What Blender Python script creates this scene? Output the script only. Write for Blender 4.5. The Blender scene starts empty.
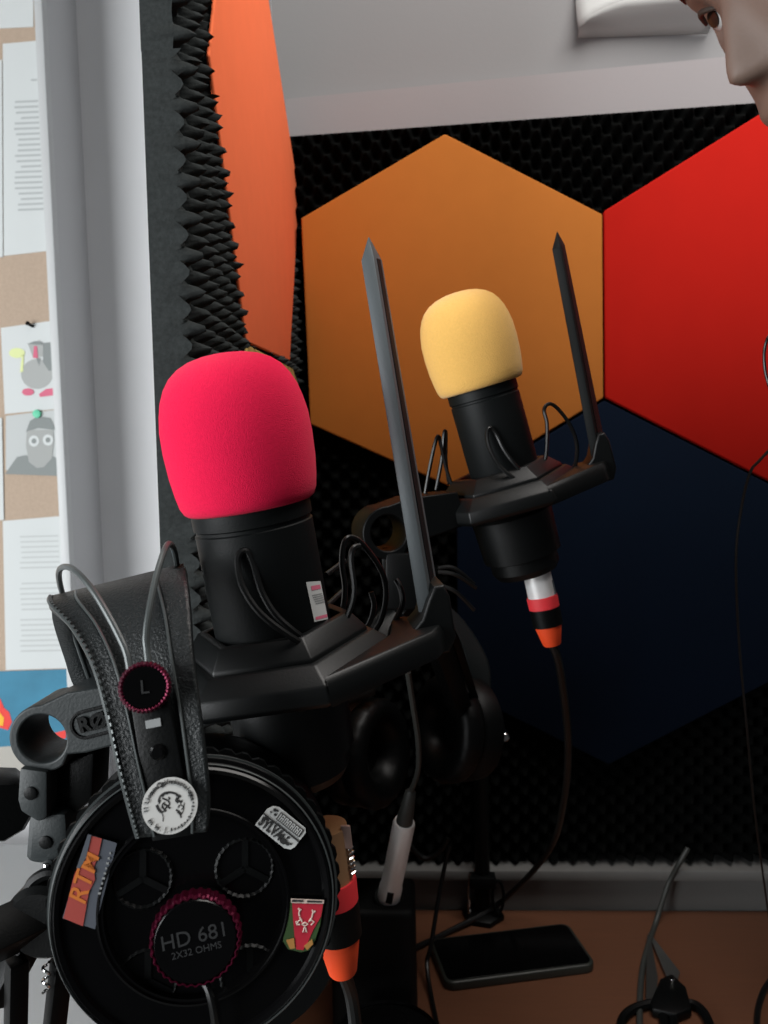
import bpy, bmesh, math, random
import numpy as np
from mathutils import Vector, Matrix
random.seed(4); rng = np.random.default_rng(4)
PI = math.pi
sc = bpy.context.scene
COL = sc.collection
# ------------------------------------------------------------------ camera
F = 799.0; YAW, PITCH, ROLL = -0.0465, 0.0556, -0.022
EYE = Vector((0, 0, 1.235))
fw = Vector((math.sin(YAW)*math.cos(PITCH), math.cos(YAW)*math.cos(PITCH), -math.sin(PITCH)))
r0 = Vector((math.cos(YAW), -math.sin(YAW), 0)); u0 = r0.cross(fw)
rt = r0*math.cos(ROLL)+u0*math.sin(ROLL); up = -r0*math.sin(ROLL)+u0*math.cos(ROLL)
cd = bpy.data.cameras.new('camera'); cam = bpy.data.objects.new('camera', cd); COL.objects.link(cam)
M = Matrix((rt, up, -fw)).transposed().to_4x4(); M.translation = EYE; cam.matrix_world = M
cd.sensor_fit = 'VERTICAL'; cd.sensor_height = 24; cd.sensor_width = 18; cd.lens = F/1024*24
cd.clip_start = 0.01; cd.clip_end = 50
cd.dof.use_dof = True; cd.dof.focus_distance = 0.36; cd.dof.aperture_fstop = 14
sc.camera = cam
def ray(px, py): return fw + rt*((px-384)/F) - up*((py-512)/F)
def D(px, py, d): return EYE + ray(px, py)*d
def PY(px, py, Y): r = ray(px, py); return EYE + r*(Y/r.y)
def PX(px, py, X): r = ray(px, py); return EYE + r*(X/r.x)
def PZ(px, py, Z): r = ray(px, py); return EYE + r*((Z-EYE.z)/r.z)
def V(*a): return Vector(a)

# ------------------------------------------------------------------ materials
def s2l(c): return tuple(((x/255)/12.92 if x/255 <= .04045 else ((x/255+.055)/1.055)**2.4) for x in c)
def mat(name, col, rough=.6, metal=0., noise=0., nscale=60., bump=0., bscale=200., sheen=0., spec=.5, voro=False, stretch=None, coat=0., col2=None):
    m = bpy.data.materials.new(name); m.use_nodes = True; nt = m.node_tree; b = nt.nodes['Principled BSDF']
    b.inputs['Base Color'].default_value = (*col, 1); b.inputs['Roughness'].default_value = rough
    b.inputs['Metallic'].default_value = metal; b.inputs['Specular IOR Level'].default_value = spec
    if sheen: b.inputs['Sheen Weight'].default_value = sheen; b.inputs['Sheen Roughness'].default_value = .5
    if coat: b.inputs['Coat Weight'].default_value = coat
    tc = nt.nodes.new('ShaderNodeTexCoord'); co = tc.outputs['Object']
    if stretch:
        mp = nt.nodes.new('ShaderNodeMapping'); mp.inputs['Scale'].default_value = stretch
        nt.links.new(co, mp.inputs['Vector']); co = mp.outputs['Vector']
    if noise or col2:
        n = nt.nodes.new('ShaderNodeTexNoise'); n.inputs['Scale'].default_value = nscale; n.inputs['Detail'].default_value = 6
        nt.links.new(co, n.inputs['Vector'])
        mx = nt.nodes.new('ShaderNodeMix'); mx.data_type = 'RGBA'
        a = tuple(max(0, x*(1-noise)) for x in col); c = col2 or tuple(min(1, x*(1+noise)) for x in col)
        mx.inputs[6].default_value = (*a, 1); mx.inputs[7].default_value = (*c, 1)
        nt.links.new(n.outputs['Fac'], mx.inputs[0]); nt.links.new(mx.outputs[2], b.inputs['Base Color'])
    if bump:
        if voro:
            t = nt.nodes.new('ShaderNodeTexVoronoi'); out = t.outputs['Distance']
        else:
            t = nt.nodes.new('ShaderNodeTexNoise'); t.inputs['Detail'].default_value = 4; out = t.outputs['Fac']
        t.inputs['Scale'].default_value = bscale; nt.links.new(co, t.inputs['Vector'])
        bp = nt.nodes.new('ShaderNodeBump'); bp.inputs['Strength'].default_value = bump; bp.inputs['Distance'].default_value = .001
        nt.links.new(out, bp.inputs['Height']); nt.links.new(bp.outputs['Normal'], b.inputs['Normal'])
    return m
BLK = (.0022, .0026, .0027)
m_black = mat('black_plastic', BLK, .42, spec=.16, bump=.12, bscale=900)
m_black_matte = mat('black_matte_plastic', (.0028, .0032, .0033), .6, spec=.15, bump=.15, bscale=900)
m_grey_plastic = mat('dark_grey_plastic', (.020, .025, .026), .5, spec=.35, bump=.15, bscale=800)
m_black_gloss = mat('black_gloss', (.002, .002, .0022), .2, spec=.22)
m_mic = mat('black_metal_body', (.0040, .0050, .0052), .5, spec=.18, bump=.1, bscale=1400)
m_mount = mat('black_coated_steel', (.0022, .0028, .0029), .42, spec=.34, bump=.05, bscale=1200)
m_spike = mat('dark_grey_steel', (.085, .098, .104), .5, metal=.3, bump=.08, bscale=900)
m_rubber = mat('black_rubber', (.0025, .0028, .0028), .36, spec=.5)
m_leather = mat('black_leather', (.0095, .0120, .0125), .42, spec=.4, bump=.5, bscale=1000)
m_leather_plain = mat('black_soft_leather', (.0022, .0025, .0025), .42, spec=.2, bump=.35, bscale=120)
m_wire = mat('grey_wire_coat', (.07, .08, .08), .35, metal=.3)
m_pink = mat('pink_anodised_ring', (.09, .004, .022), .3, metal=.7)
m_silver = mat('satin_silver', (.88, .87, .86), .34, metal=.2)
m_goldish = mat('brass_barrel', (.42, .235, .12), .42, metal=.3)
m_chrome = mat('chrome', (.7, .7, .7), .15, metal=1)
m_red_band = mat('coral_red_band', (.80, .035, .045), .6)
m_orange_band = mat('orange_boot', (.90, .075, .012), .6)
m_foam_side = mat('window_lit_charcoal_foam', (.032, .036, .036), .95, noise=.45, nscale=400, bump=.3, bscale=900, spec=.05)  # same foam as the back panel, window light put into its paler colour
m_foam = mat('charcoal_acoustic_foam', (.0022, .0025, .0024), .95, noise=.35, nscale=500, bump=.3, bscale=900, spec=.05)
m_orange = mat('orange_felt', (.92, .19, .075), .95, noise=.05, nscale=40, bump=.1, bscale=1200, spec=.1)
m_yellow = mat('amber_felt', (.48, .160, .030), .95, noise=.05, nscale=40, bump=.1, bscale=1200, spec=.1)
m_red = mat('red_felt', (.47, .012, .007), .95, noise=.05, nscale=30, bump=.1, bscale=1200, spec=.1)
m_navy = mat('navy_felt', (.0019, .0058, .0150), .95, noise=.1, nscale=30, bump=.1, bscale=1200, spec=.1)
m_olive = mat('olive_felt', (.30, .21, .07), .95, spec=.1)
m_ws_pink = mat('pink_red_sponge', (.74, .010, .062), .95, noise=.12, nscale=900, bump=.45, bscale=2200, sheen=.06, spec=.1)
m_ws_yellow = mat('yellow_sponge', (.78, .45, .12), .95, noise=.08, nscale=700, bump=.6, bscale=1500, sheen=.2, spec=.1)
m_wall = mat('painted_wall', (.285, .285, .29), .85, noise=.02, nscale=12, bump=.12, bscale=240, spec=.2)
m_wall2 = mat('painted_board_edge', (.345, .325, .333), .8, noise=.02, nscale=12, bump=.1, bscale=240, spec=.2)
m_wall_far = mat('white_painted_wall', (.84, .84, .845), .85, noise=.02, nscale=12, bump=.12, bscale=240, spec=.2)
m_white = mat('white_lacquer', (.56, .57, .57), .5)
m_floor = mat('grey_vinyl_floor', (.20, .20, .19), .6, noise=.1, nscale=30)
m_wood = mat('orange_brown_wood', (.12, .050, .026), .5, col2=(.16, .064, .032), nscale=18, stretch=(1.2, 14, 14), bump=.05, bscale=60)
m_trunk = mat('grey_plastic_trunking', (.14, .14, .135), .5, noise=.05)
m_cork = mat('cork_board', (.43, .33, .25), .9, noise=.12, nscale=260, bump=.3, bscale=400)
m_paper = mat('white_paper', (.60, .625, .62), .8, noise=.01, nscale=20)
m_paper_dull = mat('dull_white_paper', (.46, .47, .465), .8, noise=.01, nscale=20)
m_ink = mat('grey_print', (.43, .45, .45), .9)
m_ink_dark = mat('dark_print', (.018, .018, .018), .9)
m_blue = mat('blue_print', (.035, .19, .30), .7, noise=.35, nscale=22)
m_pred = mat('red_print', (.75, .05, .04), .7)
m_pyel = mat('yellow_print', (.85, .45, .03), .7)
m_ppink = mat('pink_print', (.62, .14, .22), .8)
m_plime = mat('pale_lime_print', (.68, .74, .36), .8)
m_pgrey = mat('pale_grey_print', (.38, .39, .38), .8)
m_pgrey2 = mat('mid_grey_print', (.23, .25, .245), .8)
m_pgreen = mat('green_pin', (.10, .55, .33), .5)
m_sticker = mat('white_sticker', (.52, .53, .52), .6)
m_st_red = mat('sticker_red', (.34, .05, .038), .55)
m_st_grey = mat('sticker_slate', (.075, .085, .105), .55)
m_st_orange = mat('sticker_orange', (.55, .15, .018), .55)
m_sh_red = mat('shield_red', (.45, .015, .035), .55)
m_sh_green = mat('shield_green', (.035, .075, .022), .55)
m_sh_gold = mat('shield_gold', (.40, .19, .05), .55)
m_sh_line = mat('shield_pale_line', (.60, .48, .42), .6)
m_lbl_grey = mat('label_grey_text', (.26, .27, .27), .7)
m_dim_text = mat('dim_grey_text', (.020, .021, .022), .5)
m_skin = mat('skin', (.165, .112, .088), .6, noise=.08, nscale=40, bump=.1, bscale=500)
m_lip = mat('lips', (.30, .10, .09), .5)
m_hair = mat('dark_brown_hair', (.03, .022, .017), .55, noise=.4, nscale=200, stretch=(1, 1, 8), bump=.5, bscale=400)
m_eye = mat('eye_white', (.45, .45, .44), .3); m_iris = mat('brown_iris', (.014, .010, .008), .3)
m_shirt = mat('dark_shirt', (.02, .022, .026), .9, bump=.2, bscale=500)
m_cable_grey = mat('grey_cable', (.035, .038, .035), .5)
m_blade = mat('scissor_steel', (.35, .36, .35), .3, metal=.9)
m_phone_edge = mat('phone_case', (.022, .025, .021), .4)

# ------------------------------------------------------------------ mesh tools
class MB:
    def __init__(s): s.v = []; s.f = []; s.mi = []; s.cur = 0
    def add(s, vs, fs):
        o = len(s.v); s.v += [Vector(v) for v in vs]
        for f in fs: s.f.append([i+o for i in f]); s.mi.append(s.cur)
        return s
    def box(s, c, hx, hy, hz):
        c = Vector(c); vs = []
        for a in (-1, 1):
            for b in (-1, 1):
                for d in (-1, 1): vs.append(c+hx*a+hy*b+hz*d)
        return s.add(vs, [(0, 1, 3, 2), (4, 6, 7, 5), (0, 4, 5, 1), (2, 3, 7, 6), (0, 2, 6, 4), (1, 5, 7, 3)])
    def prism(s, pts, ex):
        n = len(pts); ex = Vector(ex); p = [Vector(q) for q in pts]
        return s.add(p+[q+ex for q in p], [tuple(range(n))[::-1], tuple(range(n, 2*n))]+[(i, (i+1) % n, (i+1) % n+n, i+n) for i in range(n)])
    def tube(s, pts, r, seg=8, smooth=6, closed=False, flat=1.0, nrm=None):
        pts = [Vector(p) for p in pts]
        if smooth: pts = catmull(pts, smooth, closed)
        n = len(pts); rs = r if isinstance(r, (list, tuple)) else [r]*n
        if len(rs) != n: rs = [np.interp(i/(n-1)*(len(rs)-1), range(len(rs)), rs) for i in range(n)]
        ref = None; vs = []
        for i, p in enumerate(pts):
            a = pts[i-1] if (i > 0 or closed) else p; b = pts[(i+1) % n] if (i < n-1 or closed) else p
            t = (b-a).normalized()
            if ref is None:
                ref = Vector(nrm) if nrm is not None else (Vector((0, 0, 1)) if abs(t.z) < .9 else Vector((1, 0, 0)))
            ref = (ref-t*ref.dot(t)); ref = ref.normalized() if ref.length > 1e-6 else t.orthogonal().normalized()
            bi = t.cross(ref)
            for k in range(seg):
                q = 2*PI*k/seg; vs.append(p+ref*math.cos(q)*rs[i]+bi*math.sin(q)*rs[i]*flat)
        fs = []
        for i in range(n if closed else n-1):
            j = (i+1) % n
            for k in range(seg): fs.append((i*seg+k, i*seg+(k+1) % seg, j*seg+(k+1) % seg, j*seg+k))
        if not closed: fs += [tuple(range(seg))[::-1], tuple((n-1)*seg+k for k in range(seg))]
        return s.add(vs, fs)
    def lathe(s, o, ax, prof, seg=48, ref=None, closed=False, rmod=None):
        # prof: (radius, t along axis); capped when the profile meets the axis
        o = Vector(o); ax = Vector(ax).normalized(); x = Vector(ref) if ref is not None else ax.orthogonal()
        x = (x-ax*x.dot(ax)).normalized(); y = ax.cross(x); vs = []; n = len(prof)
        for j, (r, t) in enumerate(prof):
            for k in range(seg):
                q = 2*PI*k/seg; rr = r*(rmod(j, k) if rmod else 1); vs.append(o+ax*t+(x*math.cos(q)+y*math.sin(q))*rr)
        fs = []
        for j in range(n if closed else n-1):
            l = (j+1) % n
            for k in range(seg): fs.append((j*seg+k, j*seg+(k+1) % seg, l*seg+(k+1) % seg, l*seg+k))
        if not closed: fs += [tuple(range(seg))[::-1], tuple((n-1)*seg+k for k in range(seg))]
        return s.add(vs, fs)
    def ball(s, c, r, seg=12, rings=8, sc3=(1, 1, 1)):
        prof = [(max(1e-5, math.sin(PI*i/rings))*r, -math.cos(PI*i/rings)*r) for i in range(rings+1)]
        o = len(s.v); s.lathe((0, 0, 0), (0, 0, 1), prof, seg, ref=(1, 0, 0))
        for i in range(o, len(s.v)): v = s.v[i]; s.v[i] = Vector(c)+Vector((v.x*sc3[0], v.y*sc3[1], v.z*sc3[2]))
        return s
    def grid(s, rows, close_u=False):
        n, m = len(rows), len(rows[0]); vs = [p for r in rows for p in r]; fs = []
        for i in range(n-1):
            for k in range(m if close_u else m-1): fs.append((i*m+k, i*m+(k+1) % m, (i+1)*m+(k+1) % m, (i+1)*m+k))
        return s.add(vs, fs)
    def build(s, name, m, parent=None, bevel=0, bseg=2, smooth=True, angle=35, thick=0, subsurf=0):
        me = bpy.data.meshes.new(name)
        base = world_loc(parent) if parent else sum(s.v, Vector())/max(1, len(s.v))
        if parent is None: base = Vector((base.x, base.y, min(v.z for v in s.v)))
        me.from_pydata([v-base for v in s.v], [], s.f)
        ms = m if isinstance(m, (list, tuple)) else [m]
        for q in ms: me.materials.append(q)
        for p, i in zip(me.polygons, s.mi): p.material_index = i
        bm = bmesh.new(); bm.from_mesh(me); bmesh.ops.remove_doubles(bm, verts=bm.verts, dist=1e-7)
        bmesh.ops.recalc_face_normals(bm, faces=bm.faces)
        if bevel:
            es = [e for e in bm.edges if len(e.link_faces) == 2 and e.calc_face_angle(0) > math.radians(32)]
            bmesh.ops.bevel(bm, geom=es, offset=bevel, segments=bseg, profile=.5, affect='EDGES', clamp_overlap=True)
        bm.to_mesh(me); bm.free()
        if smooth:
            for p in me.polygons: p.use_smooth = True
            me.set_sharp_from_angle(angle=math.radians(angle))
        o = bpy.data.objects.new(name, me); COL.objects.link(o)
        if parent: o.parent = parent
        else: o.location = base
        if thick: q = o.modifiers.new('s', 'SOLIDIFY'); q.thickness = thick; q.offset = -1
        if subsurf: q = o.modifiers.new('u', 'SUBSURF'); q.levels = subsurf; q.render_levels = subsurf
        return o
def world_loc(o):
    l = Vector(o.location)
    while o.parent: o = o.parent; l += o.location
    return l
def catmull(p, n, closed=False):
    out = []; L = len(p)
    for i in range(L if closed else L-1):
        g = lambda k: p[k % L] if closed else p[min(max(k, 0), L-1)]
        a, b, c, d = g(i-1), g(i), g(i+1), g(i+2)
        for k in range(n):
            t = k/n; out.append(.5*((2*b)+(c-a)*t+(2*a-5*b+4*c-d)*t*t+(3*b-a-3*c+d)*t**3))
    if not closed: out.append(p[-1].copy())
    return out
def tag(o, label, cat, group=None, kind=None):
    o['label'] = label; o['category'] = cat
    if group: o['group'] = group
    if kind: o['kind'] = kind
    return o
def thing(name, loc, label, cat, group=None):
    o = bpy.data.objects.new(name, None); COL.objects.link(o); o.location = loc; o.empty_display_size = .02
    return tag(o, label, cat, group)
def struct(o, label=None, cat=None):
    o['kind'] = 'structure'
    if label: o['label'] = label; o['category'] = cat
    return o
def curve_mesh(cu, mtx, name, m, parent):
    o = bpy.data.objects.new('tmp', cu); COL.objects.link(o); bpy.context.view_layer.update()
    me = bpy.data.meshes.new_from_object(o.evaluated_get(bpy.context.evaluated_depsgraph_get()))
    bpy.data.objects.remove(o); bpy.data.curves.remove(cu)
    me.transform(mtx); me.transform(Matrix.Translation(-world_loc(parent)) if parent else Matrix())
    me.materials.clear(); me.materials.append(m); me.name = name
    r = bpy.data.objects.new(name, me); COL.objects.link(r)
    if parent: r.parent = parent
    return r
def frame(o, ux, uy):
    ux = Vector(ux).normalized(); uz = ux.cross(Vector(uy)).normalized(); uy = uz.cross(ux)
    m = Matrix((ux, uy, uz)).transposed().to_4x4(); m.translation = Vector(o); return m
def text(s, size, mtx, name, m, parent, ext=.0002, align='CENTER', shear=0, bold=0):
    cu = bpy.data.curves.new('t', 'FONT'); cu.body = s; cu.size = size; cu.extrude = ext; cu.align_x = align; cu.align_y = 'CENTER'
    cu.shear = shear; cu.offset = bold; cu.resolution_u = 3
    return curve_mesh(cu, mtx, name, m, parent)
def plate(loops, mtx, thick, name, m, parent, bevel=.0008):
    # 2-D loops (outer and holes), filled and thickened from z=0 to z=-thick in mtx
    cu = bpy.data.curves.new('p', 'CURVE'); cu.dimensions = '2D'; cu.fill_mode = 'BOTH'; cu.extrude = thick/2-bevel; cu.bevel_depth = bevel; cu.bevel_resolution = 2
    for lp in loops:
        sp = cu.splines.new('POLY'); sp.points.add(len(lp)-1); sp.use_cyclic_u = True
        for q, (x, y) in zip(sp.points, lp): q.co = (x, y, 0, 1)
    o = curve_mesh(cu, mtx @ Matrix.Translation((0, 0, -thick/2)), name, m, parent)
    for p in o.data.polygons: p.use_smooth = True
    o.data.set_sharp_from_angle(angle=math.radians(35)); return o
def circ(cx, cy, r, n=40, a0=0, a1=2*PI): return [(cx+r*math.cos(a0+(a1-a0)*i/n), cy+r*math.sin(a0+(a1-a0)*i/n)) for i in range(n + (0 if abs(a1-a0-2*PI) < 1e-6 else 1))]
def rot(ax, ang): return Matrix.Rotation(ang, 3, ax)
X, Y, Z = V(1, 0, 0), V(0, 1, 0), V(0, 0, 1)

# ================================================================== SETTING
DESK = EYE.z-.502
def bx(name, lo, hi, m, **k):
    lo = Vector(lo); hi = Vector(hi); h = (hi-lo)/2
    return MB().box((lo+hi)/2, X*h.x, Y*h.y, Z*h.z).build(name, m, **k)
struct(bx('floor', (-2.6, -2.2, -.05), (1.8, 1.6, 0), m_floor))
WX = -.1575
struct(bx('wall_back', (WX, .925, 0), (1.8, 1.213, 2.6), m_wall))
struct(bx('wall_left', (WX-.016, .54, 0), (WX, .924, 2.6), m_wall))      # partition that carries the side foam
# board along the wall above the foam (a slightly proud panel with a sloping top edge)
a, b, c, d = PY(286, 99, .905), PY(775, 52, .905), PY(775, 400, .905), PY(286, 400, .905)
b = b+(b-a)*.8; c = c+(c-d)*.8
struct(MB().prism([a, b, c, d], (0, .019, 0)).build('trim_1', m_wall2))
# far wall beyond the partition and the wall with the pin board
FY, BY = 1.215, 1.105
struct(bx('wall_far', (-.75, FY, 0), (WX+.1, FY+.1, 2.6), m_wall_far))
def along(p, q, z): t = (z-p.z)/(q.z-p.z); return p+(q-p)*t
pA, pB = PY(43, 0, BY), PY(71.5, 560, BY)
hi, lo = along(pA, pB, 2.6), along(pA, pB, 0)
struct(MB().prism([lo, hi, V(-2.6, BY, 2.6), V(-2.6, BY, 0)], (0, .2, 0)).build('wall_side', mat('painted_side_wall', (.56, .56, .57), .85, noise=.02, nscale=12, bump=.12, bscale=240, spec=.2)))
# trunking on the back wall behind the desk
t0, t1 = PY(420, 861, .89), PY(768, 861, .89)
zt = t0.z
struct(bx('trim_2', (WX, .868, zt-.012), (1.3, .925, zt), m_trunk, bevel=.002))
struct(bx('baseboard_back', (WX, .884, DESK-.03), (1.3, .925, zt-.0125), m_trunk))

# desk
dk = thing('desk', (.25, .6, 0), 'orange-brown wooden desk under the microphones along the back wall', 'desk')
MB().box((.135, .545, DESK-.0125), X*.30, Y*.337, Z*.0125).build('desk_top', m_wood, dk, bevel=.002)
for x in (-.14, .41):
    MB().box((x, .58, (DESK-.025)/2), X*.012, Y*.28, Z*(DESK-.025)/2).build('side_panel', m_wood, dk, bevel=.001)
# white desk at the left beyond the partition
wd = thing('white_table', (-.8, .7, 0), 'pale grey-white table top at the far left beyond the black boom arm', 'table')
MB().box((-.80, .62, DESK-.015), X*.56, Y*.42, Z*.015).build('table_top', m_white, wd, bevel=.003)
for x in (-1.3, -.28):
    for y in (.25, .98): MB().box((x, y, (DESK-.03)/2), X*.02, Y*.02, Z*(DESK-.03)/2).build('leg', m_white, wd)

# ================================================================== FOAM
def foam_h(u, w, p, base, amp, ph=0.):
    q = .5+.5*np.cos(2*PI*u/p+ph)*np.cos(2*PI*w/p)
    return base+amp*q**1.25
SIDE_X = -.1300
CAPS = [[PX(x, y, SIDE_X) for x, y in l] for l in ([(299, 194), (290, 361), (247, 342), (210, 55), (228, -120), (267, -12)], [(249, 345), (293, 368.5), (299, 386), (296, 530), (285, 610), (240, 560), (222, 430)])]
def inside(y, z, pts, mg):
    c = sum(pts, Vector())/len(pts); k = 1-mg/.17; res = False
    P = [(c.y+(p.y-c.y)*k, c.z+(p.z-c.z)*k) for p in pts]
    for i in range(len(P)):
        (a, b), (d, e) = P[i], P[i-1]
        if (b > z) != (e > z) and y < (d-a)*(z-b)/(e-b)+a: res = not res
    return res
def foam(name, o, ux, uw, un, lu, lw, nu, nw, p, base, amp, ph, warp=None, label='', m=None):
    us = np.linspace(0, lu, nu); ws = np.linspace(0, lw, nw); rows = []
    H = foam_h(us[None, :], ws[:, None], p, base, amp, ph)
    if m:                                                              # the wedges give way under the panels fixed on them
        for j in range(nw):
            for i in range(nu):
                q = o+ux*us[i]+uw*ws[j]; lim = SIDE_X-.0042-q.x
                if H[j, i] > lim and any(inside(q.y, q.z, c, .0) for c in CAPS): H[j, i] = lim
    mb = MB(); P = []
    for j in range(nw):
        for i in range(nu):
            q = o+ux*us[i]+uw*ws[j]
            if warp: q = warp(us[i]/lu, ws[j]/lw)
            P.append(q+un*float(H[j, i]))
    B = {}
    edge = [(j, i) for j in range(nw) for i in range(nu) if j in (0, nw-1) or i in (0, nu-1)]
    for (j, i) in edge:
        q = o+ux*us[i]+uw*ws[j]
        if warp: q = warp(us[i]/lu, ws[j]/lw)
        B[(j, i)] = len(P); P.append(q)
    fs = [(j*nu+i, j*nu+i+1, (j+1)*nu+i+1, (j+1)*nu+i) for j in range(nw-1) for i in range(nu-1)]
    loop = [(0, i) for i in range(nu)]+[(j, nu-1) for j in range(1, nw)]+[(nw-1, i) for i in range(nu-2, -1, -1)]+[(j, 0) for j in range(nw-2, 0, -1)]
    for k in range(len(loop)):
        a, b = loop[k], loop[(k+1) % len(loop)]
        fs.append((a[0]*nu+a[1], b[0]*nu+b[1], B[b], B[a]))
    fs.append(tuple(B[l] for l in loop))
    mb.add(P, fs)
    o_ = mb.build(name, m or m_foam, angle=50)
    return tag(o_, label, 'foam panel')
YF = .470
zs = PX(150, 62, WX).z
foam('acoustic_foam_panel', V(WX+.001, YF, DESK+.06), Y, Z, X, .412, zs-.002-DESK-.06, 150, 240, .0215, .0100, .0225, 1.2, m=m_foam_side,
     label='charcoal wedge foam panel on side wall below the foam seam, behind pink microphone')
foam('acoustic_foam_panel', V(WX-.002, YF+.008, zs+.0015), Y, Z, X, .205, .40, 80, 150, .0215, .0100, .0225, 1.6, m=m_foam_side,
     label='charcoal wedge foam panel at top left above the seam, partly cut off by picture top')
c00, c10 = PY(300, 850, .904), PY(776, 850, .904); c01, c11 = PY(296, 143, .904), PY(776, 108.5, .904)
c00.x = c01.x = WX+.020; c00.z = c10.z = c10.z
sl = (c11.z-c01.z)/(c11.x-c01.x); ex = .16
c10 = V(c11.x+ex, .904, c10.z); c11 = V(c11.x+ex, .904, c11.z+sl*ex)
def wp(u, w):
    a = c00.lerp(c10, u); b = c01.lerp(c11, u); return a.lerp(b, w)
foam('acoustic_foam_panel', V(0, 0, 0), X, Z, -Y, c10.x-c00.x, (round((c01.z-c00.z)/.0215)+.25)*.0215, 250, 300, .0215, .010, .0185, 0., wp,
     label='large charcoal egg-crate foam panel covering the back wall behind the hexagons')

# hexagon panels
def hexpanel(pts, n, th, m, label):
    o = MB().prism(pts, n*th).build('hexagon_panel', m, bevel=.0018, bseg=3)
    return tag(o, label, 'wall panel', 'hexagonal felt panels')
HY = .866
def hp(l): return [PY(x, y, HY) for x, y in l]
hexpanel(hp([(445, 133.5), (602.5, 214), (603.5, 398), (455, 489), (310, 424), (301, 218)]), Y, .008, m_yellow,
         'amber hexagonal felt panel on the back wall behind the yellow windscreen')
hexpanel(hp([(604, 211), (775, 104.5), (945, 196), (940, 398), (776, 484.5), (605.5, 397.5)]), Y, .008, m_red,
         'bright red hexagonal felt panel on the back wall, right of the amber one')
hexpanel(hp([(604.5, 400.5), (776, 487.5), (776, 679), (609, 765), (457, 690), (456.5, 491)]), Y, .008, m_navy,
         'dark navy hexagonal felt panel below the amber and red ones')
HX = SIDE_X
hexpanel(CAPS[0], -X, .003, m_orange, 'orange hexagonal felt panel on the side wall at upper left')
hexpanel(CAPS[1], -X, .003, m_olive, 'olive hexagonal felt panel on side wall, mostly hidden behind the pink windscreen')

# curled paper on the wall at the top
mb = MB(); rows = []
for i in range(13):
    t = i/12; r = []
    for k in range(13):
        q = k/12
        ylow = 36-24*min(1, t*3.2)**.6 if t < .31 else 12+(-3)*(t-.31)
        p = PY(575+135*t, -90+(ylow+90)*q, .922)
        r.append(p+V(0, -.0005-.085*max(0, q-.55)**2*(1+1.0*t), 0))
    rows.append(r)
pp = thing('paper_sheet', PY(640, 5, .924), 'white paper taped to the wall at top right with its lower edge curling', 'paper')
mb.grid(rows).build('sheet', m_paper_dull, pp, thick=.0004)
rows2 = []
for i in range(13):
    t = i/12; e = rows[i][-1]; tuck = PY(578+130*t, 38-4*t, .9235)
    rows2.append([e.lerp(tuck, k/4)+V(0, -.004*math.sin(PI*k/4), 0) for k in range(5)])
MB().grid(rows2).build('curled_edge', m_paper_dull, pp, thick=.0004)
MB().tube([PY(623.5, 5, .916), PY(623, 12, .9155)], .0009, 6, 0).build('pen_mark', m_ink_dark, pp)

# ================================================================== NOTICE BOARD
nb = thing('notice_board', PY(30, 775, BY-.004), 'white-framed cork board with pinned papers on the wall at far left', 'notice board')
NY = BY-.001
def q4(l, y): return [PY(px, py, y) for px, py in l]
MB().prism(q4([(38, -60), (72, 775), (-260, 790), (-280, -40)], NY-.006), (0, .006, 0)).build('cork', m_cork, nb)
MB().prism(q4([(30, -70), (38, -70), (69.5, 560), (79, 775), (71, 775), (61, 560)], NY-.016), (0, .016, 0)).build('frame_side', m_white, nb, bevel=.001)
MB().prism(q4([(80, 775), (80, 785), (-260, 800), (-260, 790)], NY-.016), (0, .016, 0)).build('frame_bottom', m_white, nb, bevel=.001)
CY = NY-.0062
def sheet(l, label, name='paper_sheet', m=m_paper, y=CY, group=None, loc=None):
    c = sum((PY(px, py, y) for px, py in l), Vector())/len(l)
    t = thing(name, c, label, 'paper', group or 'papers on the notice board')
    MB().prism(q4(l, y), (0, -.0006, 0)).build('sheet', m, t)
    return t
def ink(t, polys, m, name, y=CY-.0008, ex=-.0002):
    mb = MB()
    for l in polys: mb.prism(q4(l, y), (0, ex, 0))
    return mb.build(name, m, t, smooth=False)
def ell(cx, cy, a, b, n=20): return [(cx+a*math.cos(2*PI*i/n), cy+b*math.sin(2*PI*i/n)) for i in range(n)]
sheet([(-120, -70), (33, -70), (33.5, 27), (-120, 34)], 'blank white sheet at the very top of the cork board')
t = sheet([(3, 44), (36, 41), (48, 251), (4, 256)], 'white page of small grey print, upper one on cork board')
ls = []
for i in range(21):
    y = 101+i*5.4; xl = 16+(5 if i in (3, 12, 18) else random.uniform(-2, 3)); ls.append([(xl, y), (38+i*.27, y-1), (38+i*.27, y+1), (xl, y+2)])
ink(t, [[(31, 79), (37, 79), (37, 81), (31, 81)]], m_ink, 'printed_heading')
ink(t, ls, m_ink, 'printed_text')
sheet([(-60, 62), (2, 60), (3, 257), (-60, 262)], 'white page at the left picture edge beside the upper printed page', y=CY-.001)
t = sheet([(1, 328), (51, 321), (57, 409), (5, 414)], 'child\'s drawing of a round grey figure with pink shoes pinned on cork')
ink(t, [ell(37, 374, 16, 15), [(28, 344), (40, 340), (43, 345), (46, 356), (33, 358)]], m_pgrey, 'grey_body')
ink(t, [[(43, 343), (52, 342), (53, 370), (49, 371), (43, 362)], [(27, 344), (35, 341), (43, 342), (42, 345)], [(36, 358), (41, 358), (39, 366)]], m_pgrey2, 'dark_wing', y=CY-.0011)
ink(t, [[(34, 346), (37, 346), (38, 358), (33, 358)]], m_ppink, 'pink_tie', y=CY-.0014)
ink(t, [ell(28, 392, 6, 3.6)], m_ppink, 'pink_shoe', y=CY-.0014); ink(t, [[(39, 394), (46, 389), (55, 388), (55, 395), (40, 397)]], m_ppink, 'pink_shoe', y=CY-.0014)
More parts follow.
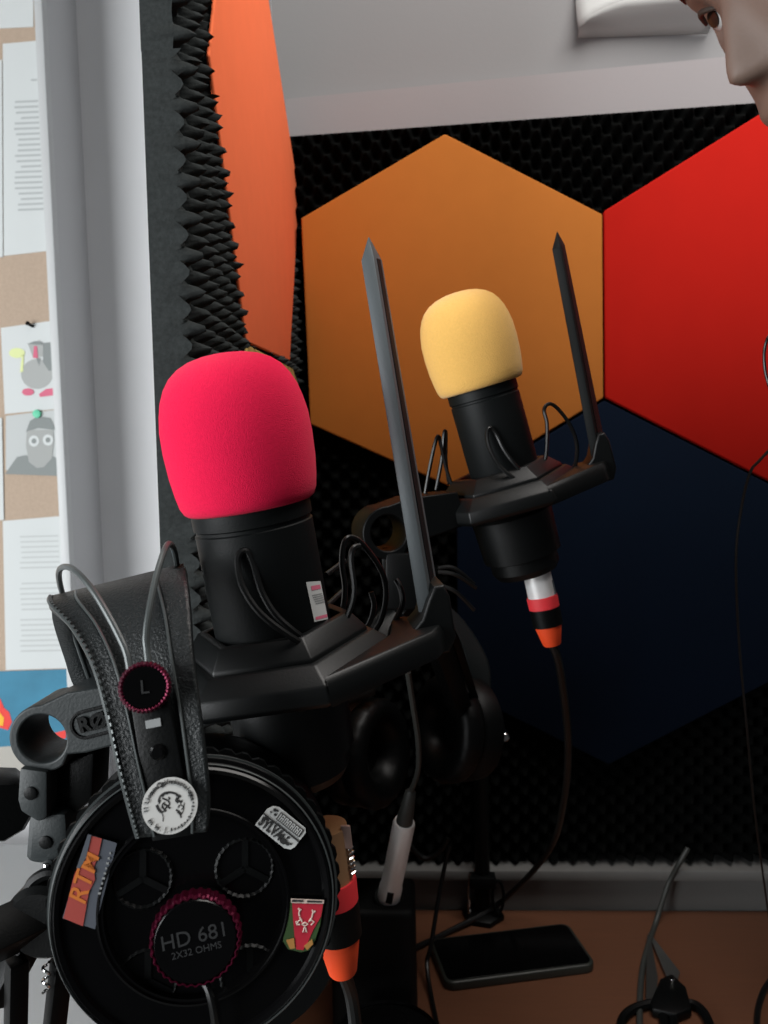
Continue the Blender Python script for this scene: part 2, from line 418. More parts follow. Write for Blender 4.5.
ink(t, [ell(17, 353, 8, 5), [(22, 355), (24, 355), (23, 372), (20, 372)]], m_plime, 'lime_shape', y=CY-.0011)
pn = MB().lathe(PY(34, 327, CY), -Y+Z*.4+X*-.5, [(.001, 0), (.0022, .003), (.0022, .009), (.003, .010), (.003, .012), (.0005, .0125)], 14).build('push_pin', m_black)
tag(pn, 'black push pin holding the round grey figure drawing', 'pin')
t = sheet([(6, 416), (54, 410), (59, 475), (6, 470)], 'grey portrait print of a face with round glasses pinned below the drawing', y=CY-.0004, m=mat('grey_print_paper', (.50, .52, .515), .8))
yy = CY-.0014
ink(t, [[(5, 474), (17, 457), (26, 455), (38, 462), (50, 455), (57, 458), (59, 476)]], m_pgrey2, 'jacket', y=yy)
ink(t, [[(27, 430), (53, 430), (54, 440), (52, 458), (44, 467), (37, 468), (29, 462), (26, 445)]], mat('print_face', (.36, .37, .36), .8), 'face', y=yy-.0002)
ink(t, [[(26, 432), (30, 421), (38, 416), (50, 418), (55, 428), (54, 430), (38, 428), (28, 431)]], m_pgrey2, 'hair_print', y=yy-.0004)
ink(t, [ell(34, 441, 5.2, 5.6), ell(48, 440, 5.2, 5.6)], m_paper, 'lenses', y=yy-.0006)
ink(t, [ell(34, 441, 2.4, 2.6), ell(48, 440, 2.4, 2.6)], m_pgrey2, 'eyes', y=yy-.0008)
pn = MB().lathe(PY(38, 414, CY), -Y, [(.004, 0), (.006, .003), (.0055, .005), (.001, .006)], 16).build('push_pin', m_pgreen)
tag(pn, 'green round pin at the top of the grey portrait print', 'pin')
sheet([(-60, 420), (2, 418), (4, 520), (-60, 524)], 'white page at the left picture edge beside the grey portrait print', y=CY-.001)
t = sheet([(3, 521), (61, 516), (68, 668), (6, 670)], 'white page of grey print, lower one on cork board above blue sheet')
ls = []
for i in range(23):
    y = 536+i*5.2
    if i in (7, 8, 15): continue
    xl = 20+(i % 5)*.4; ls.append([(xl, y), (58+i*.3, y-1), (58+i*.3, y+.6), (xl, y+1.6)])
ink(t, ls, mat('pale_print', (.50, .52, .515), .9), 'printed_text')
t = sheet([(-80, 674), (68, 669), (71, 742), (-80, 752)], 'blue printed sheet with red and yellow flame shapes, lowest on cork board', m=m_blue, y=CY-.0008)
ink(t, [[(-12, 724), (-6, 706), (0, 698), (4, 708), (9, 712), (12, 722), (8, 730)]], m_pred, 'red_shape', y=CY-.0018)
ink(t, [[(-8, 724), (-2, 710), (4, 718), (3, 726)]], m_pyel, 'yellow_shape', y=CY-.0022)
ink(t, [[(54, 733), (66, 730), (66, 738), (54, 741)]], m_pred, 'red_strip', y=CY-.0018)
sheet([(-80, 745), (60, 736), (62, 770), (-80, 778)], 'dull beige sheet under the blue printed one', m=mat('beige_paper', (.42, .40, .36), .8), y=CY-.0002)

# ================================================================== MICROPHONES
def octa(mb, o, ax, prof, ref, a0, seg=6):
    x = (Matrix.Rotation(a0, 3, ax) @ Vector(ref)); return mb.lathe(o, ax, prof, seg, ref=x)
def mic(A, B, rad, foamtop, fr, fprof, mws, label, wlabel):
    ax = (A-B).normalized(); L = (A-B).length
    t = thing('condenser_microphone', B, label, 'microphone', 'studio condenser microphones')
    prof = [(.0005, -.006), (rad*.93, -.006), (rad, -.002), (rad, L-.0095), (rad*.975, L-.009), (rad*.975, L-.0078), (rad*1.01, L-.0072), (rad*1.01, L+.002), (rad*.96, L+.004), (rad*.9, L+.028), (rad*.6, L+.036), (.0005, L+.038)]
    MB().lathe(B, ax, prof, 64).build('body', m_mic, t, angle=25)
    w = MB(); h = foamtop
    outer = [(r*fr, z*h) for r, z in fprof]
    inner = [(.0005, h*.88), (rad*.8, h*.87), (rad*1.06, h*.70), (rad*1.02, 0)]
    w.lathe(A-ax*.001, ax, inner+outer, 72)
    o = w.build('foam_windscreen', mws, angle=80)
    tag(o, wlabel, 'windscreen', 'foam windscreens')
    return t, ax
FP = [(.84, .0), (.885, .018), (.925, .06), (.955, .14), (.985, .26), (1.0, .42), (.99, .56), (.955, .66), (.91, .745), (.84, .82), (.745, .885), (.62, .935), (.47, .970), (.30, .991), (.14, 1.0), (.0005, 1.002)]
A1, B1 = D(250, 503, .325), D(277, 646, .334)
mic1, ax1 = mic(A1, B1, .0240, .0615, .0300, FP, m_ws_pink, 'black condenser microphone wearing the pink-red foam windscreen, nearest the camera',
                'pink-red foam windscreen on the nearer microphone')
A2, B2 = D(481, 386, .53), D(505.5, 474, .538)
mic2, ax2 = mic(A2, B2, .0232, .0635, .0313, FP, m_ws_yellow, 'black condenser microphone wearing the yellow foam windscreen, farther back',
                'yellow foam windscreen on the farther microphone')
# small white label on the near microphone
def on_cyl(px, py, O, ax, r):
    d = ray(px, py); o = EYE-O; dp = d-ax*d.dot(ax); op = o-ax*o.dot(ax)
    a = dp.dot(dp); b = 2*dp.dot(op); c = op.dot(op)-r*r; disc = b*b-4*a*c
    s = (-b-math.sqrt(max(disc, 0)))/(2*a); return EYE+d*s
def cyl_patch(px4, O, ax, r, m, name, parent, n=6):
    (x0, y0), (x1, y1), (x2, y2), (x3, y3) = px4; rows = []
    for i in range(n+1):
        t = i/n; rows.append([on_cyl(x0+(x1-x0)*t+((x3-x0)+((x2-x1)-(x3-x0))*t)*k/4, y0+(y1-y0)*t+((y3-y0)+((y2-y1)-(y3-y0))*t)*k/4, O, ax, r) for k in range(5)])
    return MB().grid(rows).build(name, m, parent)
lb = cyl_patch([(306, 582), (320.5, 581), (328, 619), (314.5, 622)], B1, ax1, .02425, m_sticker, 'label_sticker', mic1)
lb['label'] = 'small white label with pink blocks'
cyl_patch([(311, 586), (320, 584.5), (321, 588.5), (311.8, 590.5)], B1, ax1, .02435, m_ppink, 'pink_block', lb)
cyl_patch([(315.5, 617), (327, 614), (327.5, 617), (316, 620)], B1, ax1, .02435, m_ppink, 'pink_block', lb)
for k in range(5): cyl_patch([(312+k*.9, 595+k*2), (322+k*.7, 593+k*2), (322.2+k*.7, 594+k*2), (312.2+k*.9, 596+k*2)], B1, ax1, .02435, m_lbl_grey, 'print_line', lb)

# ------------------------------------------------------------------ shock mounts
def shock_mount(C, ax, hpx, S, label, a0, loc, EX=1.0):
    h = (hpx-ax*hpx.dot(ax)).normalized(); n = ax.cross(h)            # h right, n away from camera or toward
    if n.dot(C-EYE) > 0: n = -n                                        # n toward camera
    t = thing('shock_mount', loc, label, 'shock mount', 'microphone shock mounts')
    mb = MB(); octa(mb, C, ax, [(.031*S, .002*S), (.041*S, .002*S), (.0490*S, -.0045*S), (.0500*S, -.0110*S), (.047*S, -.0135*S), (.031*S, -.0135*S)], h, a0)
    mb.f = [f for f in mb.f if len(f) == 4]; mb.mi = [0]*len(mb.f)
    mb.add([], []); o0 = mb
    k = 6; nn = 6
    mb.f += [((nn-1)*k+i, (nn-1)*k+(i+1) % k, (i+1) % k, i) for i in range(k)]; mb.mi = [0]*len(mb.f)
    mb.build('ring', m_mount, t, bevel=.0008*S)
    mb = MB(); octa(mb, C, ax, [(.0285, .011*S), (.0325, .011*S), (.0385*S, .0035*S), (.0385*S, .001*S), (.0285, .001*S)], h, a0, 6)
    mb.f = [f for f in mb.f if len(f) == 4]; kk = 6
    mb.f += [(4*kk+i, 4*kk+(i+1) % kk, (i+1) % kk, i) for i in range(kk)]; mb.mi = [0]*len(mb.f)
    mb.build('collar', m_mount, t, bevel=.0006)
    mb = MB().lathe(C, ax, [(.0005, -.058*S), (.019*S, -.058*S), (.0215*S, -.054*S), (.0215*S, -.047*S), (.0245*S, -.046*S), (.0255*S, -.019*S), (.0250, -.016*S), (.0005, -.016*S)], 48)
    mb.build('cup', m_mount, t, angle=25)
    # right-hand extension: its front face runs on from the ring's near corner, with an upturned lug at its end
    az = -a0; k1 = (math.cos(az+PI/3)*.0495, math.sin(az+PI/3)*.0495); k2 = (math.cos(az)*.049, math.sin(az)*.049)
    Q = lambda x, y, z: C+h*x*S*EX+n*y*S+ax*z*S
    plan = [k1, (.064, .017), (.0695, .008), (.0705, -.010), (.052, -.016), (k2[0]*.98, k2[1])]
    top = [Q(x*.985, y*.95, -.0015) for x, y in plan]; mid = [Q(x, y, -.0045) for x, y in plan]; bot = [Q(x, y, -.0132) for x, y in plan]; n6 = 6
    e_ = MB().add(top+mid+bot, [tuple(range(6)), tuple(range(12, 18))]+[(i+6*r, (i+1) % 6+6*r, (i+1) % 6+6*r+6, i+6*r+6) for r in (0, 1) for i in range(6)]).build('extension', m_mount, t, bevel=.0007)
    out = [(.056, -.004), (.062, .001), (.0660, .009), (.0690, .0135), (.0715, .0135), (.0730, .009), (.0730, -.008), (.0700, -.0132), (.056, -.0132)]
    m = frame(C+n*.0085*S, h, ax)
    plate([[(x*S*EX, z*S) for x, z in out]], m, .019*S, 'lug', m_mount, e_, .0014*S)
    return t, h, n
def cords(t, lst, r):
    for pts in lst: MB().tube([D(*p) for p in pts], r, 8, 6).build('elastic_cord', m_rubber, t)
C1 = D(278, 647, .336)
h1 = (D(450, 622, .345)-C1)
sm1, h1, n1 = shock_mount(C1, ax1, h1, 1.0, 'black shock mount holding the near pink-topped microphone, with lettered clamp arm', math.radians(-10), D(281, 690, .336))
C2 = D(503, 485, .541)
h2 = (D(612, 462, .535)-C2)
sm2, h2, n2 = shock_mount(C2, ax2, h2, 1.08, 'black shock mount holding the farther yellow-topped microphone before the navy hexagon', math.radians(-2), D(509, 505, .541), .92)
cords(sm1, [
    [(322, 652, .316), (296, 640, .305), (262, 615, .300), (243, 588, .300), (237.5, 563, .302), (241, 552, .303), (248, 552, .304), (254, 566, .305), (262, 592, .305), (276, 615, .305), (300, 636, .308), (322, 650, .318)],
    [(322, 648, .345), (340, 618, .345), (345, 590, .345), (342, 562, .345), (345, 541, .346), (354, 538, .348), (366, 548, .350), (382, 572, .352), (386, 596, .354), (380, 622, .354), (366, 643, .352)],
    [(332, 648, .330), (349, 612, .330), (354, 590, .330), (351, 562, .331), (353, 549, .332), (360, 546, .334)],
    [(356, 640, .37), (369, 624, .37), (374, 606, .37), (371, 592, .37)],
    [(388, 650, .352), (392, 628, .353), (402, 606, .356), (401, 590, .358), (396, 580, .36)],
    [(326, 575, .352), (345, 561, .365)], [(327, 606, .35), (342, 592, .362)]], .0013)
cords(sm2, [
    [(531, 484, .512), (514, 478, .508), (498, 464, .507), (489, 447, .507), (487, 434, .508), (490, 428, .509), (496, 434, .51), (504, 450, .51), (516, 466, .51), (532, 482, .513)],
    [(540, 476, .53), (546, 455, .53), (547, 425, .53), (544, 410, .531), (549, 404, .533), (557, 408, .536), (570, 425, .538), (577, 445, .539), (575, 466, .539), (566, 483, .538)],
    [(425, 494, .54), (430, 466, .54), (436, 440, .54), (439, 437, .542), (441, 446, .543), (446, 468, .544), (452, 486, .544)],
    [(436, 490, .56), (442, 458, .56), (444, 434, .56), (446, 434, .561), (446, 462, .562), (449, 484, .56)],
    [(438, 572, .50), (456, 575, .50), (476, 588, .51)], [(438, 568, .505), (454, 568, .505), (474, 584, .51)], [(440, 585, .50), (456, 592, .50), (474, 610, .51)]], .0013)
# pop-filter blade seen edge-on: a tall pointed thin frame
def blade(t, pts, th, m):
    P = [D(*p) for p in pts]        # near bottom, near shoulder, apex, far shoulder, far bottom
    nrm = ((P[1]-P[0]).cross(P[4]-P[0])).normalized()
    c = sum(P, Vector())/5; idx = (0, 1, 3, 4)
    vs = [P[i]-nrm*th/2 for i in idx]+[P[i]+nrm*th/2 for i in idx]+[P[2]]
    o = MB().add(vs, [(0, 1, 2, 3), (7, 6, 5, 4), (0, 4, 5, 1), (3, 2, 6, 7), (0, 3, 7, 4), (1, 8, 2), (5, 6, 8), (1, 5, 8), (2, 8, 6)]).build('pop_filter_blade', m, t, bevel=.0005)
    inner = [P[0].lerp(P[4], .3), P[1].lerp(P[3], .3), P[1].lerp(P[3], .75), P[0].lerp(P[4], .75)]
    for s in (-1, 1):
        MB().prism([p+nrm*s*(th/2+.0002) for p in inner], -nrm*s*.0006).build('mesh_insert', m_black_matte, o)
    return o
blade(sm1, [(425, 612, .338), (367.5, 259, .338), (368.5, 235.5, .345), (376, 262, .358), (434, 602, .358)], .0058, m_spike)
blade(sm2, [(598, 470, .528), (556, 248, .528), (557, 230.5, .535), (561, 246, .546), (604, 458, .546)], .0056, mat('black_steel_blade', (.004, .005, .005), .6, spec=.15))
# clamp arms
def clamp(t, H, ux, uy, Rr, rh, L, bw, depth, text_on, m=m_grey_plastic):
    mt = frame(H, ux, uy); zz = mt.col[2].xyz
    out = circ(0, 0, Rr, 44, PI*.42, PI*1.62)+[(Rr*.62, -Rr*.62), (Rr*1.25, -bw*.50), (L, -bw*.46), (L, bw*.54), (Rr*1.2, bw*.80)]
    o = plate([out, circ(0, 0, rh, 44)], mt, depth, 'clamp_arm', m, t, .0010)
    if text_on:
        # recessed lettering field: raised rim and raised letters
        x0, x1, hh, cy = Rr*1.0, L-.004, bw*.31, bw*.07
        rim = circ(x0+hh, cy, hh, 20, PI/2, 3*PI/2)+[(x1, cy-hh), (x1, cy+hh)]
        rin = circ(x0+hh, cy, hh*.86, 20, PI/2, 3*PI/2)+[(x1-.001, cy-hh*.86), (x1-.001, cy+hh*.86)]
        plate([rim, rin], mt @ Matrix.Translation((0, 0, .0007)), .0012, 'letter_field', m_black, o, .0003)
        text('RØDE', bw*.46, mt @ Matrix.Translation((x0+hh*.62, cy, .0006)), 'lettering', m_black, o, ext=.0008, align='LEFT', bold=.00035)
    return o
H1 = PY(42, 739, .338)
ux = (PY(150, 711, .338)-H1).normalized(); uy = (Z-ux*Z.dot(ux)).normalized()
clamp(sm1, H1, ux, uy, .0140, .0118, .068, .0200, .030, True)
# solid link from arm to ring
e1 = H1+ux*.066+Y*.016; MB().tube([e1, C1-h1*.046-ax1*.008], [.0095, .0095], 10, 0).build('arm_link', m_mount, sm1)
# knuckles beneath the clamp
def slab(px, Yf, dep, name, m, t, bev=.0015): return MB().prism(q4(px, Yf), (0, dep, 0)).build(name, m, t, bevel=bev)
k1 = slab([(19, 768), (47, 772), (47, 818), (38, 823), (20, 812), (17, 800)], .335, .02, 'knuckle', m_grey_plastic, sm1)
MB().lathe(PY(31, 793, .335), -Y, [(.0029, -.001), (.0029, .0008), (.0022, .0011), (.0005, .0011)], 20).build('screw', m_black, k1)
slab([(46, 770), (94, 752), (92, 800), (75, 814), (48, 812)], .345, .02, 'knuckle', m_black, sm1)
k2 = slab([(27, 816), (66, 813), (68, 865), (60, 868), (27, 864), (24, 858)], .338, .022, 'swivel_block', m_grey_plastic, sm1, .003)
MB().lathe(PY(46, 842, .338), -Y, [(.0029, -.001), (.0029, .0008), (.0022, .0011), (.0005, .0011)], 20).build('screw', m_black, k2)
MB().lathe(PY(-1, 803, .352), Y*.9-X*.5, [(.0005, -.012), (.0125, -.012), (.0145, -.008), (.0145, .006), (.012, .010), (.0005, .010)], 20, rmod=lambda j, k: 1+.05*(k % 2)).build('tightening_knob', m_black, sm1, angle=60)
# boom arm of the near mount
b1 = thing('boom_arm', D(20, 1000, .36), 'black spring boom arm at lower left, carrying the near pink-topped microphone', 'boom arm', 'microphone boom arms')
def bar(name, pts, r, m, t, seg=4, **k): return MB().tube([D(*p) for p in pts], r, seg, 0, **k).build(name, m, t, bevel=.0008)
bar('pin', [(47.5, 862, .352), (47.5, 912, .355)], .0022, m_chrome, b1, 10)
bar('upper_tube', [(-60, 962, .33), (62, 905, .36)], .0125, m_black, b1, nrm=(0, 0, 1))
MB().lathe(D(50, 912, .356), -Y, [(.0005, -.014), (.0150, -.014), (.0165, -.011), (.0165, .008), (.014, .011), (.0005, .011)], 28).build('elbow_disc', m_black, b1)
MB().tube([D(25, 905, .35), D(32, 884, .35), D(46, 874, .35), D(58, 874, .35)], .0028, 8).build('cable_guide', m_black, b1)
for p, q in (((17, 960, .35), (14, 1120, .36)), ((62, 960, .36), (44, 1120, .37))):
    bar('lower_tube', [p, q], .0058, m_black, b1)
sp = [D(46+3.2*math.cos(a), 962+a*2.0, .352+.0016*math.sin(a)) for a in np.arange(0, 16, .5)]
MB().tube(sp, .0007, 6, 0).build('spring', m_chrome, b1)
bar('lower_link', [(-5, 1000, .36), (30, 935, .36)], .008, m_black, b1)
bs = V(D(30, 1120, .365).x, D(30, 1120, .365).y, DESK)
MB().tube([bs, D(30, 1110, .365)], .009, 12, 0).build('post', m_black, b1)
MB().lathe(bs, Z, [(.0005, 0), (.03, 0), (.03, .012), (.012, .016), (.0005, .016)], 24).build('base', m_black, b1)

# far mount clamp and boom arm
H2 = D(389, 533, .505)
e2 = C2-h2*.047-ax2*.006
ux2 = (D(455, 512, .515)-H2).normalized(); uy2 = (Z-ux2*Z.dot(ux2)).normalized()
clamp(sm2, H2, ux2, uy2, .0160, .0126, .050, .0205, .036, False, m_black)
MB().tube([H2+ux2*.046+Y*.014, e2], [.009, .009], 10, 0).build('arm_link', m_mount, sm2)
b2 = thing('boom_arm', PZ(482, 915, DESK), 'black boom arm of the farther microphone, its post standing behind the phone', 'boom arm', 'microphone boom arms')
MB().box(D(402, 580, .515), rt*.011, fw*.010, up*.018).build('knuckle', m_black, b2, bevel=.002)
bar('upper_tube', [(403, 600, .52), (440, 650, .58), (478, 760, .80)], .0105, m_black, b2, nrm=(1, 0, 0))
bar('side_rod', [(416, 560, .53), (455, 640, .60), (492, 752, .80)], .0045, m_black, b2)
slab([(381, 548), (399, 546), (399, 575), (383, 577)], .52, .014, 'bracket', m_black, b2, .001)
pb = PZ(483, 917, DESK); pt_ = V(pb.x, pb.y, DESK+.24)
MB().tube([pb, pt_], .0085, 14, 0).build('post', m_black, b2)
MB().lathe(pb, Z, [(.0005, 0), (.024, 0), (.024, .006), (.012, .009), (.0005, .009)], 6).build('base', m_black, b2, bevel=.001)
MB().box(pb+Z*.045+X*.0, X*.014, Y*.014, Z*.006).build('collar', m_black, b2, bevel=.001)
MB().tube([pb+V(.016+.006*math.cos(a), -.012, .030+.018*math.sin(a)) for a in np.linspace(0, 2*PI, 14)[:-1]], .0016, 8, 2, closed=True).build('cable_clip', m_black, b2)
MB().tube([pb+V(-.015, -.008, .008), pb+V(-.016, -.010, .03), pb+V(-.014, -.008, .055)], .0018, 8).build('clamp_screw', m_chrome, b2)
MB().lathe(PY(505, 737, .70), -Y, [(.0005, -.01), (.004, -.01), (.004, .001), (.003, .002), (.0005, .002)], 14).build('bolt', m_chrome, b2)
MB().tube([PY(505, 737, .712), PY(480, 745, .80)], .004, 8, 0).build('bolt_arm', m_black, b2)

# ------------------------------------------------------------------ microphone cables (XLR plugs)
def xlr(top, axd, S, body_m, label, cable, has_spring):
    # plug hanging below a microphone: barrel, coral band, black ring, orange boot, cable
    t = thing('microphone_cable', top, label, 'cable', 'microphone cables with coloured boots')
    a = -axd
    MB().lathe(top, a, [(.0005, -.004), (.0092, -.004), (.0094, .0), (.0094, .0185*S), (.0005, .0185*S)], 32).build('barrel', body_m, t)
    b1_ = MB().lathe(top, a, [(.0005, .018*S), (.0103, .018*S), (.0106, .0195*S), (.0104, .0275*S), (.0005, .0275*S)], 32).build('coral_band', m_red_band, t)
    MB().lathe(top, a, [(.0005, .0275*S), (.0105, .0275*S), (.0102, .042*S), (.0005, .042*S)], 32).build('black_band', m_black, t)
    MB().lathe(top, a, [(.0005, .042*S), (.0093, .042*S), (.0062, .0575*S), (.0055, .0585*S), (.0005, .0585*S)], 32).build('orange_boot', m_orange_band, t)
    MB().tube([top+a*.058*S]+cable, .0030, 10, 6).build('cord', m_rubber, t)
    return t
T2 = D(537, 574, .545); ax2b = (T2-D(553, 648, .548)).normalized()
t2 = xlr(T2, ax2b, .86, m_silver, 'black microphone cable with silver plug, coral band and orange boot under the farther microphone',
    [D(560, 670, .56), D(568, 740, .62), D(564, 800, .70), PY(548, 852, .80), PZ(500, 903, DESK+.02), PZ(452, 930, DESK+.0035), PZ(415, 948, DESK+.0035)], False)
MB().tube([T2-ax2b*.004+X*.0085-Y*.003, T2-ax2b*.014+X*.0088-Y*.004], .0012, 8, 0).build('latch', m_chrome, t2)
T1 = D(326, 835, .337); ax1b = (T1-D(344, 980, .345)).normalized()
t1 = xlr(T1, ax1b, 1.08, m_goldish, 'near microphone cable with brass barrel, coral red band and orange boot beside the large headphones',
    [D(352, 1000, .35), D(358, 1060, .35), D(362, 1150, .36)], True)
sp = [T1-ax1b*(.004+.0011*k*.5)+rt*.0095*math.cos(.25)-fw*.003+rt*.0016*math.cos(k*PI/2)-fw*.0016*math.sin(k*PI/2) for k in range(22)]
MB().tube(sp, .0006, 6, 2).build('spring', m_chrome, t1)
MB().box(T1+ax1b*.001+rt*.009-fw*.004, rt*.002, fw*.001, ax1b*.005).build('latch', mat('pale_pink_metal', (.6, .42, .38), .35, metal=.5), t1, bevel=.0004)

# silver XLR plug standing in the black box
xb, xt = D(389, 896, .69), D(411, 790, .64)
axx = (xt-xb).normalized(); L = (xt-xb).length
t = thing('microphone_cable', xb, 'silver cable plug standing in the black box, its thin lead rising behind the mount', 'cable')
MB().lathe(xb, axx, [(.0005, -.004), (.0098, -.004), (.0100, .0), (.0100, .012), (.0092, .0135), (.0092, L*.70), (.0082, L*.72), (.0005, L*.72)], 36).build('barrel', m_silver, t)
MB().lathe(xb, axx, [(.0005, L*.71), (.0072, L*.71), (.0045, L*.98), (.0025, L), (.0005, L)], 24).build('boot', m_cable_grey, t)
pv = EYE-xb; pv = (pv-axx*pv.dot(axx)).normalized(); sv = pv.cross(axx)
MB().box(xb+axx*.009+pv*.0094-sv*.001, sv*.0028, pv*.0012, axx*.006).build('latch', m_black, t, bevel=.0006)
MB().tube([xt-axx*.002, D(418, 770, .62), D(418, 740, .60), D(413, 705, .58), D(408, 672, .56)], .0022, 8).build('cord', m_cable_grey, t)

# ================================================================== BIG HEADPHONES
hp_ = thing('headphones', D(195, 1050, .30), 'large black studio headphones with stickers and pink-ringed hubs, hanging at lower left', 'headphones', 'studio headphones')
nf = V(.20, -.95, .13).normalized()
Cf = D(195, 906, .272)
ufx = (X-nf*X.dot(nf)).normalized(); ufy = nf.cross(ufx)
if ufy.z < 0: ufy = -ufy
def on_face(px, py, off=0.):
    d = ray(px, py); o = Cf+nf*off; s = (o-EYE).dot(nf)/d.dot(nf); return EYE+d*s
R0 = .0490
cup = MB().lathe(Cf, nf, [(.0005, -.030), (R0*.80, -.030), (R0*.97, -.022), (R0*1.0, -.014), (R0*1.0, -.008), (R0*.985, -.0075), (R0*.985, -.004), (R0*.96, -.0035), (R0*.955, -.0005), (R0*.93, .0008), (R0*.90, .0002), (R0*.885, -.0012), (R0*.66, -.0008), (R0*.645, .0006), (R0*.61, .0008), (R0*.60, -.002), (R0*.25, -.0025), (.0005, -.0025)], 120).build('ear_cup', m_black_gloss, hp_, angle=22)
MB().lathe(Cf, nf, [(R0*.985, -.0125), (R0*1.035, -.0125), (R0*1.035, -.0095), (R0*.985, -.0095)], 150, closed=True, rmod=lambda j, k: 1.0 if (k % 3) else .975).build('edge_ridges', m_black, cup, angle=20)
MB().lathe(Cf, nf, [(R0*.988, -.0062), (R0*1.004, -.0062), (R0*1.004, -.0055), (R0*.988, -.0055)], 120, closed=True).build('rim_line', m_wire, cup)
MB().lathe(Cf, nf, [(R0*.955, -.0003), (R0*.962, .0002), (R0*.968, -.0003), (R0*.962, -.0012)], 120, closed=True).build('rim_line', m_wire, cup)
MB().lathe(Cf, nf, [(R0*.630, .0004), (R0*.640, .0014), (R0*.655, .0012), (R0*.655, .0), (R0*.640, -.0004)], 120, closed=True).build('inner_ridge', m_black_gloss, cup)
# three vents with Y spokes
for (vx, vy) in ((143, 878), (245, 868), (250, 975), (148, 980)):
    c = on_face(vx, vy, -.0022)
    v = MB().lathe(c, nf, [(.0090, 0), (.0098, .0008), (.0106, .0), (.0098, -.0004)], 60, closed=True, rmod=lambda j, k: 1.0 if k % 2 else .97).build('vent', m_black, cup, angle=20)
    mb = MB()
    for q in range(3):
        an = PI/2+q*2*PI/3; d_ = ufx*math.cos(an)+ufy*math.sin(an); e_ = nf.cross(d_)
        mb.box(c+d_*.0048, d_*.0048, e_*.0011, nf*.0006)
    mb.build('vent_spokes', m_black, v)
# centre knob
kc = on_face(197, 932, .001)
kn = MB().lathe(kc, nf, [(.0005, -.003), (.0140, -.003), (.0140, .0065), (.0130, .0075), (.0005, .0072)], 64).build('centre_cap', m_black_gloss, hp_)
MB().lathe(kc, nf, [(.0139, .0005), (.0148, .0005), (.0152, .002), (.0149, .0064), (.0143, .0074), (.0139, .0073), (.0139, .005)], 132, closed=True, rmod=lambda j, k: 1.0 if (k % 4) < 2 else .965).build('pink_ring', m_pink, kn, angle=20)
tm = frame(kc+nf*.0073, ufx+ufy*.16, ufy-ufx*.16)
text('HD 681', .0068, tm @ Matrix.Translation((0, .0016, 0)), 'lettering', m_dim_text, kn)
text('2X32 OHMS', .0031, tm @ Matrix.Translation((0, -.0029, 0)), 'lettering', m_dim_text, kn)
MB().tube([kc-ufy*.015+nf*.001, D(206, 985, .266), D(214, 1015, .265), D(220, 1080, .27)], .0013, 8).build('cable', m_rubber, hp_)
# ear cushion behind the cup, and the second cup behind
MB().lathe(Cf-nf*.030, -nf, [(.020, 0), (.046, .0), (.0495, .006), (.0495, .014), (.044, .021), (.034, .022), (.026, .016), (.020, .006)], 64, closed=True).build('ear_cushion', m_leather_plain, hp_)
C3 = D(245, 935, .376)
cp2 = MB().lathe(C3, -nf, [(.0005, -.006), (.044, -.006), (.048, .004), (.048, .018), (.040, .024), (.0005, .024)], 64).build('ear_cup', m_black, hp_, angle=25)
# leather head strap: rows of (left, right)
def strap(rows, name, m, parent, thick, cols=8, bulge=0.):
    L_ = catmull([D(*a) for a, b in rows], 5); R_ = catmull([D(*b) for a, b in rows], 5); g = []
    for l, r in zip(L_, R_): g.append([l.lerp(r, k/cols) for k in range(cols+1)])
    return MB().grid(g).build(name, m, parent, thick=thick, angle=70)
near = [((137, 838, .2625), (206, 832, .2625)), ((128, 806, .2625), (208, 800, .2625)), ((117, 762, .263), (204, 756, .263)), ((106, 712, .266), (198, 706, .266)), ((92, 664, .272), (191, 655, .270)), ((72, 628, .281), (188, 612, .278)),
        ((50, 604, .294), (185, 580, .290)), ((50, 596, .308), (184, 567, .306)), ((54, 598, .325), (183, 564, .326)), ((52, 614, .345), (182, 578, .345)), ((64, 652, .372), (184, 620, .372)), ((84, 700, .385), (188, 690, .385)), ((150, 790, .381), (230, 790, .381))]
st = strap(near, 'head_strap', m_leather, hp_, .0022)
# padded side rails on the near face, with piping and stitches
def off(p, dd): return (p[0], p[1], p[2]-dd)
def mixp(a, b, k): return tuple(a[i]+(b[i]-a[i])*k for i in range(3))
lr = [(off(mixp(a, b, -.01), .0022), off(mixp(a, b, .25-.05*i/6), .0022)) for i, (a, b) in enumerate(near[:8])]
rl = strap(lr, 'side_rail', m_leather, hp_, .003)
rr = [(off(mixp(a, b, .80), .0022), off(mixp(a, b, 1.01), .0022)) for i, (a, b) in enumerate(near[:8])]
rr_ = strap(rr, 'side_rail', m_leather, hp_, .003)
for rowset, par in ((lr, rl), (rr, rr_)):
    ed = [D(*off(b if par is rl else a, .0004)) for a, b in rowset]
    MB().tube(ed, .0005, 6, 6).build('piping', m_wire, par)
ed = catmull([D(*off(mixp(a, b, .14), .0012)) for a, b in lr], 14)
mb = MB()
for i in range(0, len(ed)-2, 2): mb.tube([ed[i], ed[i+1]], .00045, 5, 0)
mb.build('stitching', m_wire, rl)
MB().tube([D(*off(mixp(a, b, .05), .0004)) for a, b in lr], .0007, 6, 6).build('piping', m_wire, rl)
# arm plate below the hub and slider window
slab2 = lambda px, d0, dep, name, m, par, bv=.0006: MB().prism([D(x, y, d0) for x, y in px], fw*dep).build(name, m, par, bevel=bv)
slab2([(128, 690), (165, 684), (196, 835), (152, 842)], .2605, .003, 'arm_plate', m_black, hp_)
w_ = slab2([(145, 721), (160, 718), (161, 726), (146, 729)], .2600, .001, 'slider_window', m_lbl_grey, hp_, 0)
w2_ = MB().lathe(D(158, 752, .2604), -fw, [(.0005, -.001), (.0026, -.001), (.0026, .0006), (.0018, .0012), (.0005, .0012)], 20).build('arm_screw', m_black_gloss, hp_)
